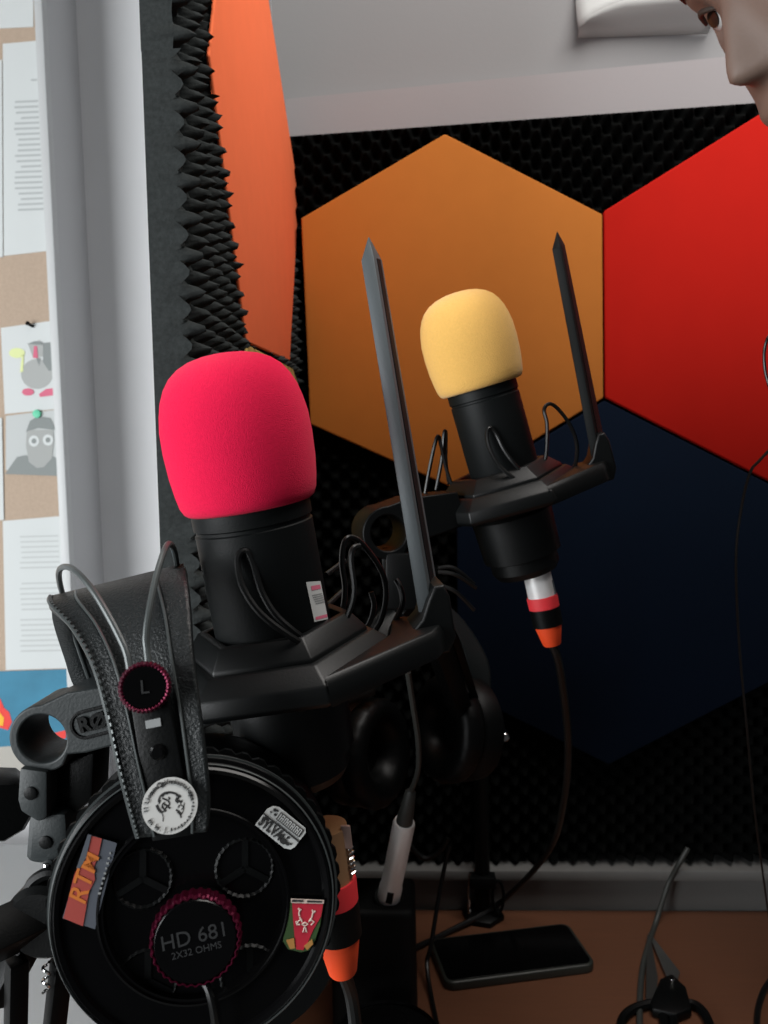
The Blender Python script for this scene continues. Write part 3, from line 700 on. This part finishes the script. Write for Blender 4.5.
# wire arcs
m_w2 = m_wire
MB().tube([D(130, 672, .258), D(127, 655, .260), D(121, 640, .262), D(108, 615, .266), D(94, 592, .271), D(81, 576, .277), D(71, 568, .284), D(63, 567, .292), D(59, 572, .302), D(60, 584, .315), D(65, 602, .335), D(76, 640, .365), D(95, 695, .38)], .00115, 10, 6).build('wire_arc', m_wire, hp_)
MB().tube([D(149, 668, .258), D(147, 650, .260), D(146, 636, .261), D(149, 612, .264), D(155, 582, .270), D(161, 560, .276), D(166, 547, .282), D(170, 544, .289), D(174, 550, .300), D(177, 566, .315), D(179, 590, .335), D(184, 640, .365), D(190, 695, .38)], .00115, 10, 6).build('wire_arc', m_wire, hp_)
# hub
hc = D(145, 687, .2585); hn = (EYE-hc).normalized()*.9+nf*.4; hn.normalize()
hub = MB().lathe(hc, hn, [(.0005, -.003), (.0070, -.003), (.0070, .0035), (.0064, .0042), (.0005, .0040)], 48).build('hub', m_black_gloss, hp_)
MB().lathe(hc, hn, [(.0069, -.002), (.0082, -.002), (.0084, .0), (.0082, .003), (.0074, .0043), (.0068, .004), (.0069, .002)], 108, closed=True, rmod=lambda j, k: 1.0 if (k % 3) < 2 else .965).build('pink_ring', m_pink, hub, angle=20)
hx = (rt-hn*rt.dot(hn)).normalized(); hy = hn.cross(hx)
text('L', .0062, frame(hc+hn*.0042, hx+hy*.12, hy), 'lettering', m_dim_text, hub)
# stickers -----------------------------------------------------------
def fs(l, o): return [on_face(x, y, o) for x, y in l]
OFF = .0009
def stk(l, m, name, par, o, th=.0002): return MB().prism(fs(l, o), nf*th).build(name, m, par, smooth=False)
s1 = stk([(88, 834), (117, 843), (95, 929), (62.5, 918)], m_st_grey, 'sticker', hp_, OFF); s1['label'] = 'red and slate sticker with orange letters'
stk([(90, 835.5), (102, 838.5), (99, 853), (94, 867), (95, 880), (89, 892), (83, 926), (63.5, 918), (74, 876), (80, 862)], m_st_red, 'red_area', s1, OFF+.0003)
stk([(88, 834), (91.5, 835), (86, 858), (80, 868), (76.5, 868)], m_st_grey, 'slate_corner', s1, OFF+.00055)
c = on_face(84.5, 879, OFF+.0006); d_ = on_face(94, 845, OFF+.0006)-on_face(76, 905, OFF+.0006)
text('RTM', .0083, frame(c, d_, nf.cross(d_)), 'lettering', m_st_orange, s1, ext=.0001, shear=.25, bold=.0001)
mb = MB()
for i in range(9):
    y = 852+i*5; x = 110.5-i*1.35; hh = 1.6+(i % 3)*.6; mb.prism(fs([(x-hh*.5, y), (x+hh*.5, y+.4), (x+hh*.5-.4, y+2.4), (x-hh*.5-.4, y+2)], OFF+.0003), nf*.0002)
mb.build('small_lettering', m_lbl_grey, s1, smooth=False)
# stamp sticker
def lp(o, ux, uy, a, b): return (o[0]+ux[0]*a+uy[0]*b, o[1]+ux[1]*a+uy[1]*b)
cs = (281.5, 828); u = (.78, .625); w = (.60, -.80)
def L2(l): return [lp(cs, u, w, a, b) for a, b in l]
s2 = stk(L2([(-23, -14), (14, -14), (20, -11), (22, -6), (22, 12), (19, 15), (-14, 15), (-20, 12), (-23, 6)]), m_sticker, 'sticker', hp_, OFF); s2['label'] = 'white rectangular stamp-like sticker with black print'
mb = MB()
mb.prism(fs(L2([(-23, -.6), (22, -.6), (22, .8), (-23, .8)]), OFF+.0003), nf*.0002)
mb.prism(fs(L2([(-10, 3.5), (19.5, 3.5), (19.5, 12.3), (-10, 12.3)]), OFF+.0003), nf*.0002)
for (a, b, q) in ((-16, 10, 2), (-13, 6.5, 1.6), (-18, 6, 1.2), (-13.5, 11, 1.3), (4, -7, 3.2), (9, -9, 4), (14, -8.5, 2.4), (6, -4, 1.2), (17, -6.5, 1.2), (11, -3.5, 1.5)):
    mb.prism(fs(L2(ell(a, b, q, q*.8, 9)), OFF+.0003), nf*.0002)
mb.build('print', m_ink_dark, s2, smooth=False)
du = on_face(*lp(cs, u, w, 8, 0), OFF)-on_face(*lp(cs, u, w, -8, 0), OFF); dw = nf.cross(du)
text('SYLVA', .0046, frame(on_face(*lp(cs, u, w, -8.5, -7.3), OFF+.0004), du, dw) @ Matrix.Diagonal((.72, 1, 1, 1)), 'lettering', m_ink_dark, s2, bold=.00012)
mb = MB()
for i in range(13):
    a = -8.6+i*2.15; mb.prism(fs(L2([(a, 4.4), (a+.75, 4.4), (a+.75, 11.4), (a, 11.4)]), OFF+.0006), nf*.0002)
    if i % 2: mb.prism(fs(L2([(a, 10.5), (a+1.8, 10.5), (a+1.8, 11.4), (a, 11.4)]), OFF+.0006), nf*.0002)
    if i % 3 == 1: mb.prism(fs(L2([(a, 7.4), (a+1.8, 7.4), (a+1.8, 8.3), (a, 8.3)]), OFF+.0006), nf*.0002)
mb.build('lettering_bars', m_sticker, s2, smooth=False)
# shield sticker
s3 = stk([(291, 898.5), (324, 900), (320, 925), (315, 940), (309, 950), (301, 952), (288, 949), (283, 941), (286, 920)], m_sh_green, 'sticker', hp_, OFF); s3['label'] = 'red and green shield sticker with a pale deer head'
stk([(292, 903), (323, 904), (321, 916), (313, 930), (307, 944), (303, 950), (296, 949), (294, 930), (293, 918)], m_sh_red, 'red_field', s3, OFF+.0003)
stk([(291, 898.5), (324, 900), (323.6, 903.6), (291, 902.8)], m_sh_line, 'top_strip', s3, OFF+.0004)
stk([(292, 899.6), (303, 900), (303, 902), (292, 901.6)], m_ink_dark, 'dark_dash', s3, OFF+.0007); stk([(307, 900.4), (322, 901), (322, 902.6), (307, 902.2)], m_ink_dark, 'dark_dash', s3, OFF+.0007)
stk([(286, 940), (294, 938), (295, 948), (290, 949)], m_sh_gold, 'gold_patch', s3, OFF+.0006); stk([(304, 946), (312, 939), (313, 944), (307, 950)], m_sh_gold, 'gold_patch', s3, OFF+.0006)
mb = MB()
for l in ([(299.5, 916, ), (299, 913), (299.6, 910), (298.5, 908)], [(299.6, 911.5), (301, 909)], [(312, 917), (312.6, 914), (313, 911), (312, 910)], [(313, 913), (315.4, 911)], [(297, 924), (298.5, 921), (301, 919.5), (302, 922)], [(309, 922), (311, 919.5), (314, 922), (311, 925)], [(296, 921), (297, 924.5), (300, 924.5)], [(302, 924), (305, 922.5), (308, 924), (305, 926), (302, 924)], [(304.5, 927), (303, 932), (306.6, 932), (305.4, 927)], [(299.5, 917), (302, 921)], [(312, 917.5), (309, 921)]):
    mb.tube([on_face(x, y, OFF+.0006) for x, y in l], .00028, 5, 0)
mb.build('deer_head', m_sh_line, s3)
# round sticker on the strap end
SC = D(170, 805.5, .2545); sn = (EYE-SC).normalized()
sx = (rt-sn*rt.dot(sn)).normalized(); sy = sn.cross(sx); SR = .0086
def ps(x, y, o=0): return SC+sx*x*SR+sy*y*SR+sn*o
s4 = MB().lathe(SC, sn, [(.0005, -.0003), (SR, -.0003), (SR, .0), (.0005, .0)], 56).build('sticker', m_sticker, hp_); s4['label'] = 'round white sticker with two drawn heads'
def ring_text(s, r, a0, a1, size, name, inward=False):
    for i, ch in enumerate(s):
        if ch == ' ': continue
        an = a0+(a1-a0)*i/(len(s)-1); dirr = sx*math.cos(an)+sy*math.sin(an); tang = (dirr.cross(sn))
        if inward: tang = -tang; dirr = -dirr
        an_d = sx*math.cos(an)+sy*math.sin(an)
        text(ch, size, frame(SC+an_d*r*SR+sn*.0002, tang, dirr), name, m_ink_dark, s4, ext=.0001)
ring_text('II Liceum Ogólnokształcące', .84, PI*1.07, PI*.09, .0022, 'letter')
ring_text('im. ks. J.', .84, PI*1.20, PI*1.50, .0021, 'letter', True)
mb = MB()
for i in range(14):
    an = PI*1.55+i*.085*PI/2*1.15; d_ = sx*math.cos(an)+sy*math.sin(an); mb.box(SC+d_*.84*SR+sn*.0002, d_.cross(sn)*.00022, d_*(.00028+.0002*(i % 3 == 0)), sn*.0001)
mb.build('small_print', m_ink_dark, s4, smooth=False)
mb = MB()
for l, r in (([(-.42, .12), (-.38, .32), (-.22, .44), (-.02, .46), (.2, .40), (.32, .28)], .045), ([(-.48, .02), (-.40, -.12), (-.30, -.22)], .06), ([(-.30, -.22), (-.22, -.34), (-.20, -.55)], .02), ([(-.3, .25), (-.1, .18), (-.02, .05), (-.12, -.04), (-.2, -.2), (-.34, -.22)], .035), ([(-.22, .05), (-.12, .0), (.02, -.1)], .04), ([(.26, .28), (.22, .18), (.3, .12)], .07), ([(.42, .2), (.38, .05), (.48, -.05), (.42, -.14)], .02), ([(.22, -.15), (.36, -.22), (.44, -.42)], .035), ([(.3, -.2), (.42, -.3)], .06), ([(.5, .1), (.5, -.15), (.44, -.3)], .02)):
    mb.tube([ps(x, y, .0001) for x, y in l], r*SR*.8, 6, 4, flat=.3, nrm=sx)
for l in ([(-.30, .30), (-.24, .40), (-.10, .42)], [(-.2, .12), (-.28, .02), (-.22, -.1)], [(-.36, .2), (-.40, .06)], [(.18, .34), (.3, .36), (.36, .3)], [(.34, .02), (.30, -.08)], [(-.08, .3), (-.02, .22)], [(-.3, -.05), (-.2, -.12), (-.12, -.2)], [(.3, .2), (.36, .14), (.44, .16)]):
    mb.tube([ps(x, y, .0001) for x, y in l], .028*SR, 6, 4, flat=.3, nrm=sx)
mb.build('drawn_heads', m_ink_dark, s4)

# ================================================================== SECOND HEADPHONES (behind, hanging under the far mount)
h3 = thing('headphones', D(420, 830, .50), 'black padded headphones in shadow hanging under the farther microphone', 'headphones', 'studio headphones')
for cx, cy, d0, s_ in ((366, 752, .70, 1), (456, 728, .71, -1)):
    c = D(cx, cy, d0); a = (rt*s_*.86-fw*.50+up*.1).normalized()
    pr = [(.018, .0), (.043, .0), (.0465, .006), (.0465, .015), (.042, .021), (.033, .022), (.025, .017), (.020, .008)]
    cu = MB().lathe(c, a, [(.0005, -.026), (.036, -.026), (.045, -.018), (.046, -.004), (.043, .001), (.0005, .001)], 48).build('ear_cup', m_black, h3)
    MB().lathe(c, a, pr, 64, closed=True, rmod=lambda j, k: 1+.012*math.sin(k*2.1)*(j in (3, 4, 5))).build('ear_cushion', m_leather_plain, h3, angle=70)
strap([((345, 705, .68), (375, 695, .68)), ((360, 640, .69), (392, 632, .69)), ((396, 598, .70), (424, 598, .73)), ((436, 606, .71), (458, 614, .75)), ((466, 655, .71), (488, 660, .73)), ((462, 700, .71), (490, 702, .72))], 'head_strap', m_leather, h3, .003)

# ================================================================== ON THE DESK
# black box with socket
bt = D(380, 897, .69); bzx = bt.x; bzy = bt.y
bxo = thing('audio_interface', V(bzx, bzy, DESK), 'black upright box on the desk with the silver plug standing in it', 'audio box')
MB().box((bzx-.006, bzy+.012, (DESK+bt.z-.003)/2), X*.036, Y*.03, Z*(bt.z-.003-DESK)/2).build('body', m_black_matte, bxo, bevel=.006, bseg=3)
MB().lathe(xb-axx*.003, axx, [(.0102, -.006), (.0135, -.006), (.0135, .001), (.0125, .002), (.0102, .002)], 28, closed=True).build('socket', m_black, bxo)
# rounded black device in front of it
dv = thing('headphone_amplifier', PZ(390, 1010, DESK), 'rounded glossy black device on the desk in front of the upright box', 'audio device')
c = V(D(385, 1010, .62).x, .60, DESK)
MB().lathe(c, Z, [(.0005, 0), (.040, 0), (.043, .003), (.043, .048), (.040, .056), (.034, .060), (.0005, .060)], 40).build('body', m_black, dv)
MB().lathe(c, Z, [(.0405, .0565), (.0425, .052), (.0440, .053), (.042, .0585)], 40, closed=True).build('rim', m_black_gloss, dv)
MB().lathe(c+Z*.060, Z, [(.0005, -.002), (.020, -.002), (.020, .006), (.017, .010), (.0005, .010)], 30).build('knob', m_black_gloss, dv)
# phone
p0, p1, p2, p3 = PZ(447, 982, DESK+.009), PZ(594, 963, DESK+.009), PZ(573, 930, DESK+.009), PZ(443, 949, DESK+.009)
e1, e2 = (p1-p0), (p3-p0); L1 = e1.length; e1.normalize(); e2 = (e2-e1*e2.dot(e1)); W1 = .070; e2.normalize()
ph = thing('smartphone', (p0+e1*L1/2+e2*W1/2)-Z*.009, 'black smartphone lying face up on the desk by the boom arm post', 'phone')
def rrect(a, b, r, n=6):
    o = []
    for (cx, cy, s) in ((a-r, r, -PI/2), (a-r, b-r, 0), (r, b-r, PI/2), (r, r, PI)): o += circ(cx, cy, r, n, s, s+PI/2)
    return o
plate([rrect(L1, W1, .008)], frame(p0, e1, e2), .009, 'phone_body', m_phone_edge, ph, .002)
plate([rrect(L1-.003, W1-.003, .007)], frame(p0+e1*.0015+e2*.0015+Z*.0004, e1, e2), .0008, 'screen', m_black_gloss, ph, .0002)
# scissors
sz = DESK+.004
scs = thing('scissors', PZ(672, 978, DESK), 'black-handled scissors lying open on the desk at lower right', 'scissors')
def dz(px, py, z=sz): return PZ(px, py, z)
MB().prism([dz(648, 932), dz(654, 938), dz(680, 972), dz(676, 984), dz(668, 980)], -Z*.0015).build('blade', m_blade, scs)
MB().prism([dz(647, 934, sz+.002), dz(651, 940, sz+.002), dz(658, 978, sz+.002), dz(655, 1000, sz+.002), dz(646, 1000, sz+.002)], -Z*.0015).build('blade', mat('dull_steel', (.12, .12, .115), .4, metal=.8), scs)
MB().prism([dz(660, 978, sz+.006), dz(672, 973, sz+.006), dz(686, 986, sz+.006), dz(692, 1008, sz+.006), dz(676, 1014, sz+.006), dz(652, 1008, sz+.006), dz(650, 1001, sz+.006)], -Z*.009).build('handle_joint', m_black, scs, bevel=.002)
MB().lathe(dz(672, 979, sz+.0062), Z, [(.0005, 0), (.0028, 0), (.0022, .001), (.0005, .0012)], 18).build('pivot', m_chrome, scs)
for l in ([(654, 1004), (632, 1010), (621, 1024), (628, 1050), (652, 1058), (664, 1036), (662, 1012)], [(676, 1010), (692, 1004), (706, 1016), (712, 1040), (700, 1060), (682, 1056), (674, 1034)]):
    MB().tube([dz(x, y, DESK+.0045) for x, y in l], .0042, 8, 5, closed=True).build('handle', m_black, scs)
# cables on the desk and wall
def cable(pts, r, m, label, name='cable'):
    o = MB().tube(pts, r, 10, 6).build(name, m); return tag(o, label, 'cable')
cable([PY(688, 848, .862), PY(680, 862, .862), PY(668, 885, .868), PZ(656, 922, DESK+.004), PZ(650, 940, DESK+.004), PZ(643, 966, DESK+.003), PZ(640, 1000, DESK+.003), PZ(640, 1060, DESK+.003)], .0028, m_cable_grey, 'grey cable running down from the foam to the desk beside the scissors')
cable([PY(449, 846, .80), PY(440, 890, .79), PZ(431, 945, DESK+.03), PZ(427, 965, DESK+.014), PZ(432, 1000, DESK+.003), PZ(445, 1060, DESK+.003)], .0022, m_rubber, 'thin black cable dropping to the desk left of the phone')
cable([PZ(772, 978, DESK+.003), PZ(762, 995, DESK+.003), PZ(757, 1020, DESK+.003), PZ(760, 1060, DESK+.003)], .0028, m_rubber, 'short black cable on the desk at the lower right picture corner')
cable([PY(408, 843, .85), PY(424, 858, .85), PY(440, 851, .85), PY(448, 838, .85)], .0028, m_rubber, 'black cable sagging below the foam left of the boom arm post')

# ================================================================== PERSON (leaning in at the right)
U = [-.125, -.119, -.112, -.104, -.096, -.088, -.081, -.076, -.0715, -.067, -.061, -.055, -.048, -.043, -.039, -.034, -.028, -.02, -.01, 0, .01, .02, .03, .045, .06, .075, .088, .098, .106, .111, .113]
def ip(x, xs, ys): return float(np.interp(x, xs, ys))
fx = ([-.125, -.119, -.112, -.102, -.09, -.079, -.0715, -.063, -.052, -.043, 0, .014, .03, .06, .085, .1, .109, .113], [.02, .058, .073, .079, .073, .081, .0775, .084, .0785, .078, .079, .077, .085, .086, .072, .05, .024, .001])
wx_ = ([-.125, -.118, -.108, -.095, -.08, -.05, 0, .04, .07, .095, .108, .113], [.012, .026, .04, .050, .057, .065, .072, .075, .068, .045, .022, .001])
bx_ = ([-.125, -.115, -.1, -.05, 0, .05, .085, .103, .113], [.0, -.02, -.05, -.07, -.093, -.1, -.082, -.045, -.001])
nx_ = ([-.0435, -.041, -.036, -.029, -.015, 0, .012, .02], [.0, .014, .0245, .023, .016, .009, .003, 0])
def headpt(u, q):
    f, w, b = ip(u, *fx), ip(u, *wx_), ip(u, *bx_); cs_, sn_ = math.cos(q), math.sin(q)
    s_ = math.copysign(abs(sn_)**.85, sn_)*w; y = f*abs(cs_)**.9 if cs_ > 0 else b*abs(cs_)**.9
    if cs_ > 0:
        nn = ip(u, *nx_); sg = .0075+.0065*max(0, min(1, (-u)/.036)); y += nn*math.exp(-(s_/sg)**2)
        y += -.009*math.exp(-((abs(s_)-.031)/.012)**2-((u-.012)/.011)**2)
    return s_, y, u
NQ = 96
qs = [2*PI*k/NQ for k in range(NQ)]
qs = [q - .55*math.sin(q)*(.9) if True else q for q in qs]            # denser at the face
NOSE = V(0, .079+.0245, -.036)
tip = D(729, 87, .50)
face = V(-.97, -.10, 0).normalized(); side = face.cross(Z)
nod = math.radians(30); turn = Matrix.Rotation(nod, 3, side if (Matrix.Rotation(.1, 3, side) @ face).z < 0 else -side)
ff = turn @ face; uu = turn @ Z; ss = ff.cross(uu)
HO = tip-(ss*NOSE.x+ff*NOSE.y+uu*NOSE.z)
def HW(p): return HO+ss*p[0]+ff*p[1]+uu*p[2]
body = MB(); rows = [[HW(headpt(u, q)) for q in qs] for u in U]
body.grid(rows, close_u=True)
n_ = len(U)*NQ; body.f += [tuple(range(NQ))[::-1], tuple(range((len(U)-1)*NQ, len(U)*NQ))]; body.mi = [0]*len(body.f)
for s_ in (-1, 1):                                                      # ears
    e = HW((s_*.073, -.008, -.008)); o_ = len(body.v)
    body.ball((0, 0, 0), .03, 14, 10)
    for i in range(o_, len(body.v)): v = body.v[i]; body.v[i] = e+ss*(v.x*.28+s_*.004)+ff*v.y*.55+uu*v.z
nk0 = HW((0, -.022, -.06)); sh = nk0+V(.17, .02, -.20)
body.tube([HW((0, -.018, -.03)), nk0+V(.03, 0, -.03), nk0+V(.09, .01, -.10), sh], [.052, .054, .056, .075], 20, 4)
chest = sh+V(.10, .01, -.12); pelv = V(chest.x+.14, chest.y, .56)
body.tube([sh+V(0, 0, .02), chest, V(chest.x+.09, chest.y, .80), pelv, pelv-Z*.06], [.085, .135, .13, .15, .12], 22, 5, flat=1.25, nrm=(1, 0, 0))
for s_ in (-1, 1):
    o_ = Vector(sh)+V(.02, .17*s_, -.03); el = o_+V(.02, .05*s_, -.27); wr = el+V(.02, -.02*s_, -.22)
    body.tube([sh+V(.01, .05*s_, -.01), o_, el], [.06, .055, .042], 14, 5); body.tube([el+V(0, 0, .02), el, wr], [.04, .041, .027], 12, 4)
    hd = wr+V(-.02, -.01*s_, -.06); body.tube([wr, hd], [.028, .034], 12, 2, flat=.5)
    for i, ln in enumerate((.065, .075, .07, .055)):
        b_ = hd+V(0, (i-1.5)*.018, 0); body.tube([b_-V(-.02, 0, -.02), b_, b_+V(-ln*.5, 0, -ln*.3), b_+V(-ln*.75, 0, -ln*.8)], [.010, .0095, .009, .007], 8, 3)
    body.tube([wr+V(-.01, -.02*s_, -.01), wr+V(-.035, -.048*s_, -.02), wr+V(-.07, -.05*s_, -.035)], [.012, .011, .008], 8, 3)
    hip = pelv+V(0, .09*s_, -.02); kn_ = hip+V(-.26, .03*s_, -.01); kn_.z = .52; an = V(kn_.x+.03, kn_.y, .08)
    body.tube([hip, kn_], [.088, .06], 16, 4); body.tube([kn_, V(kn_.x+.02, kn_.y, .32), an], [.06, .055, .04], 14, 4)
    body.tube([an+V(.02, 0, -.01), an+V(-.05, 0, -.035), an+V(-.11, 0, -.05)], [.04, .038, .028], 12, 4)
per = thing('person', V(pelv.x, pelv.y, 0), 'person leaning in at the upper right, only nose and lips in view', 'person')
bo = body.build('body', [m_skin, m_shirt], per)
rm = bo.modifiers.new('r', 'REMESH'); rm.mode = 'VOXEL'; rm.voxel_size = .0032; rm.use_smooth_shade = True
smd = bo.modifiers.new('s', 'SMOOTH'); smd.factor = .5; smd.iterations = 2
bpy.context.view_layer.update()
me = bpy.data.meshes.new_from_object(bo.evaluated_get(bpy.context.evaluated_depsgraph_get()))
bo.modifiers.clear(); bo.data = me; me.materials.clear(); me.materials.append(m_skin); me.materials.append(m_shirt)
wl = world_loc(bo); nkz = nk0.z-.085
for p in me.polygons:
    p.use_smooth = True; w_c = p.center+wl
    if (w_c.z < nkz and w_c.x > nk0.x+.05 and w_c.z > .80) or w_c.z < .80: p.material_index = 1
    if w_c.x < sh.x-.09 and w_c.z > .5: p.material_index = 0
# lips, eyes, hair, glasses
def lip(z0, z1, name):
    g = []
    for k in range(9):
        s_ = -.022+.044*k/8; row = []
        for j in range(4):
            z = z0+(z1-z0)*j/3*(1-.9*abs(s_)/.024)+(0 if z1 > z0 else 0)
            y = ip(z, *fx)*max(.2, (1-(abs(s_)/ip(z, *wx_))**2))**.42+.0006+.0022*math.sin(PI*j/3)*(1-abs(s_)/.024); row.append(HW((s_, y, z)))
        g.append(row)
    return MB().grid(g).build(name, m_lip, per, thick=.0015)
lip(-.0718, -.061, 'upper_lip'); lip(-.0715, -.083, 'lower_lip')
for s_ in (-1, 1):
    c_ = (s_*.031, .0595, .012); ey = MB().ball(HW(c_), .0118, 16, 12).build('eye', m_eye, per)
    MB().lathe(HW(c_), ff, [(.0005, .0112), (.0055, .0106), (.0055, .0114), (.0005, .0122)], 20).build('iris', m_iris, ey)
hr = MB(); rows = []
for i, u in enumerate([x for x in U if x >= -.05]):
    row = []
    for q in qs:
        s_, y, z = headpt(u, q); front = math.cos(q)
        lim = .055-.03*(1-max(0, front)) if front > .25 else -.06
        k = 1.09 if u > lim else .985; ky = y*k if front < .25 or u > lim else y-.012
        row.append(HW((s_*k, ky, z*1.0+(.007 if u > .05 else 0))))
    rows.append(row)
hr.grid(rows, close_u=True); hr.f.append(tuple(range(len(hr.v)-NQ, len(hr.v)))); hr.mi.append(0)
hr.build('hair', m_hair, per, angle=80)
for s_ in (-1, 1):
    MB().tube([HW((s_*.012, .084, .031)), HW((s_*.028, .0835, .037)), HW((s_*.046, .071, .034))], [.002, .0032, .0015], 8, 5, flat=.6).build('eyebrow', m_hair, per)
    MB().tube([HW((s_*.018, .0735, .014)), HW((s_*.030, .0765, .019)), HW((s_*.043, .068, .014))], [.0012, .0022, .0012], 8, 5).build('eyelashes', m_hair, per)
# the thin headphone lead of that person
cable([HW((-.073, -.012, -.040)), D(815, 250, .49), D(786, 312, .47), D(770, 334, .46), D(764.5, 350, .46), D(765, 370, .46), D(770, 390, .46), D(776, 420, .47), D(772, 445, .48), D(760, 460, .49), D(750, 473, .50), D(741, 510, .52), D(736, 560, .54), D(739, 640, .58), D(747, 730, .62), D(757, 830, .68), PZ(775, 960, DESK+.003)], .0009, m_rubber, 'thin black lead hanging from the person before the red and navy hexagons')

# ================================================================== LIGHT
w = bpy.data.worlds.new('world'); sc.world = w; w.use_nodes = True
bg = w.node_tree.nodes['Background']; bg.inputs['Color'].default_value = (.80, .86, .95, 1); bg.inputs['Strength'].default_value = .04
def area(name, loc, target, sx_, sy_, e, col):
    l = bpy.data.lights.new(name, 'AREA'); l.shape = 'RECTANGLE'; l.size = sx_; l.size_y = sy_; l.energy = e; l.color = col
    o = bpy.data.objects.new(name, l); COL.objects.link(o); o.location = loc
    o.rotation_euler = (Vector(target)-Vector(loc)).to_track_quat('-Z', 'Y').to_euler(); return o
area('window_light', (-1.45, -.62, 1.2), (-.1, .7, 1.1), 1.2, 1.2, 50, (.95, .98, 1))
area('ceiling_light', (.44, .28, 2.45), (.2, .62, 1.35), 1.0, .7, 21, (1, .96, .92))
sc.view_settings.view_transform = 'Standard'; sc.view_settings.look = 'None'; sc.view_settings.gamma = 1; sc.view_settings.exposure = 0
sc.view_settings.use_curve_mapping = False
try: sc.cycles.use_denoising = True
except Exception: pass
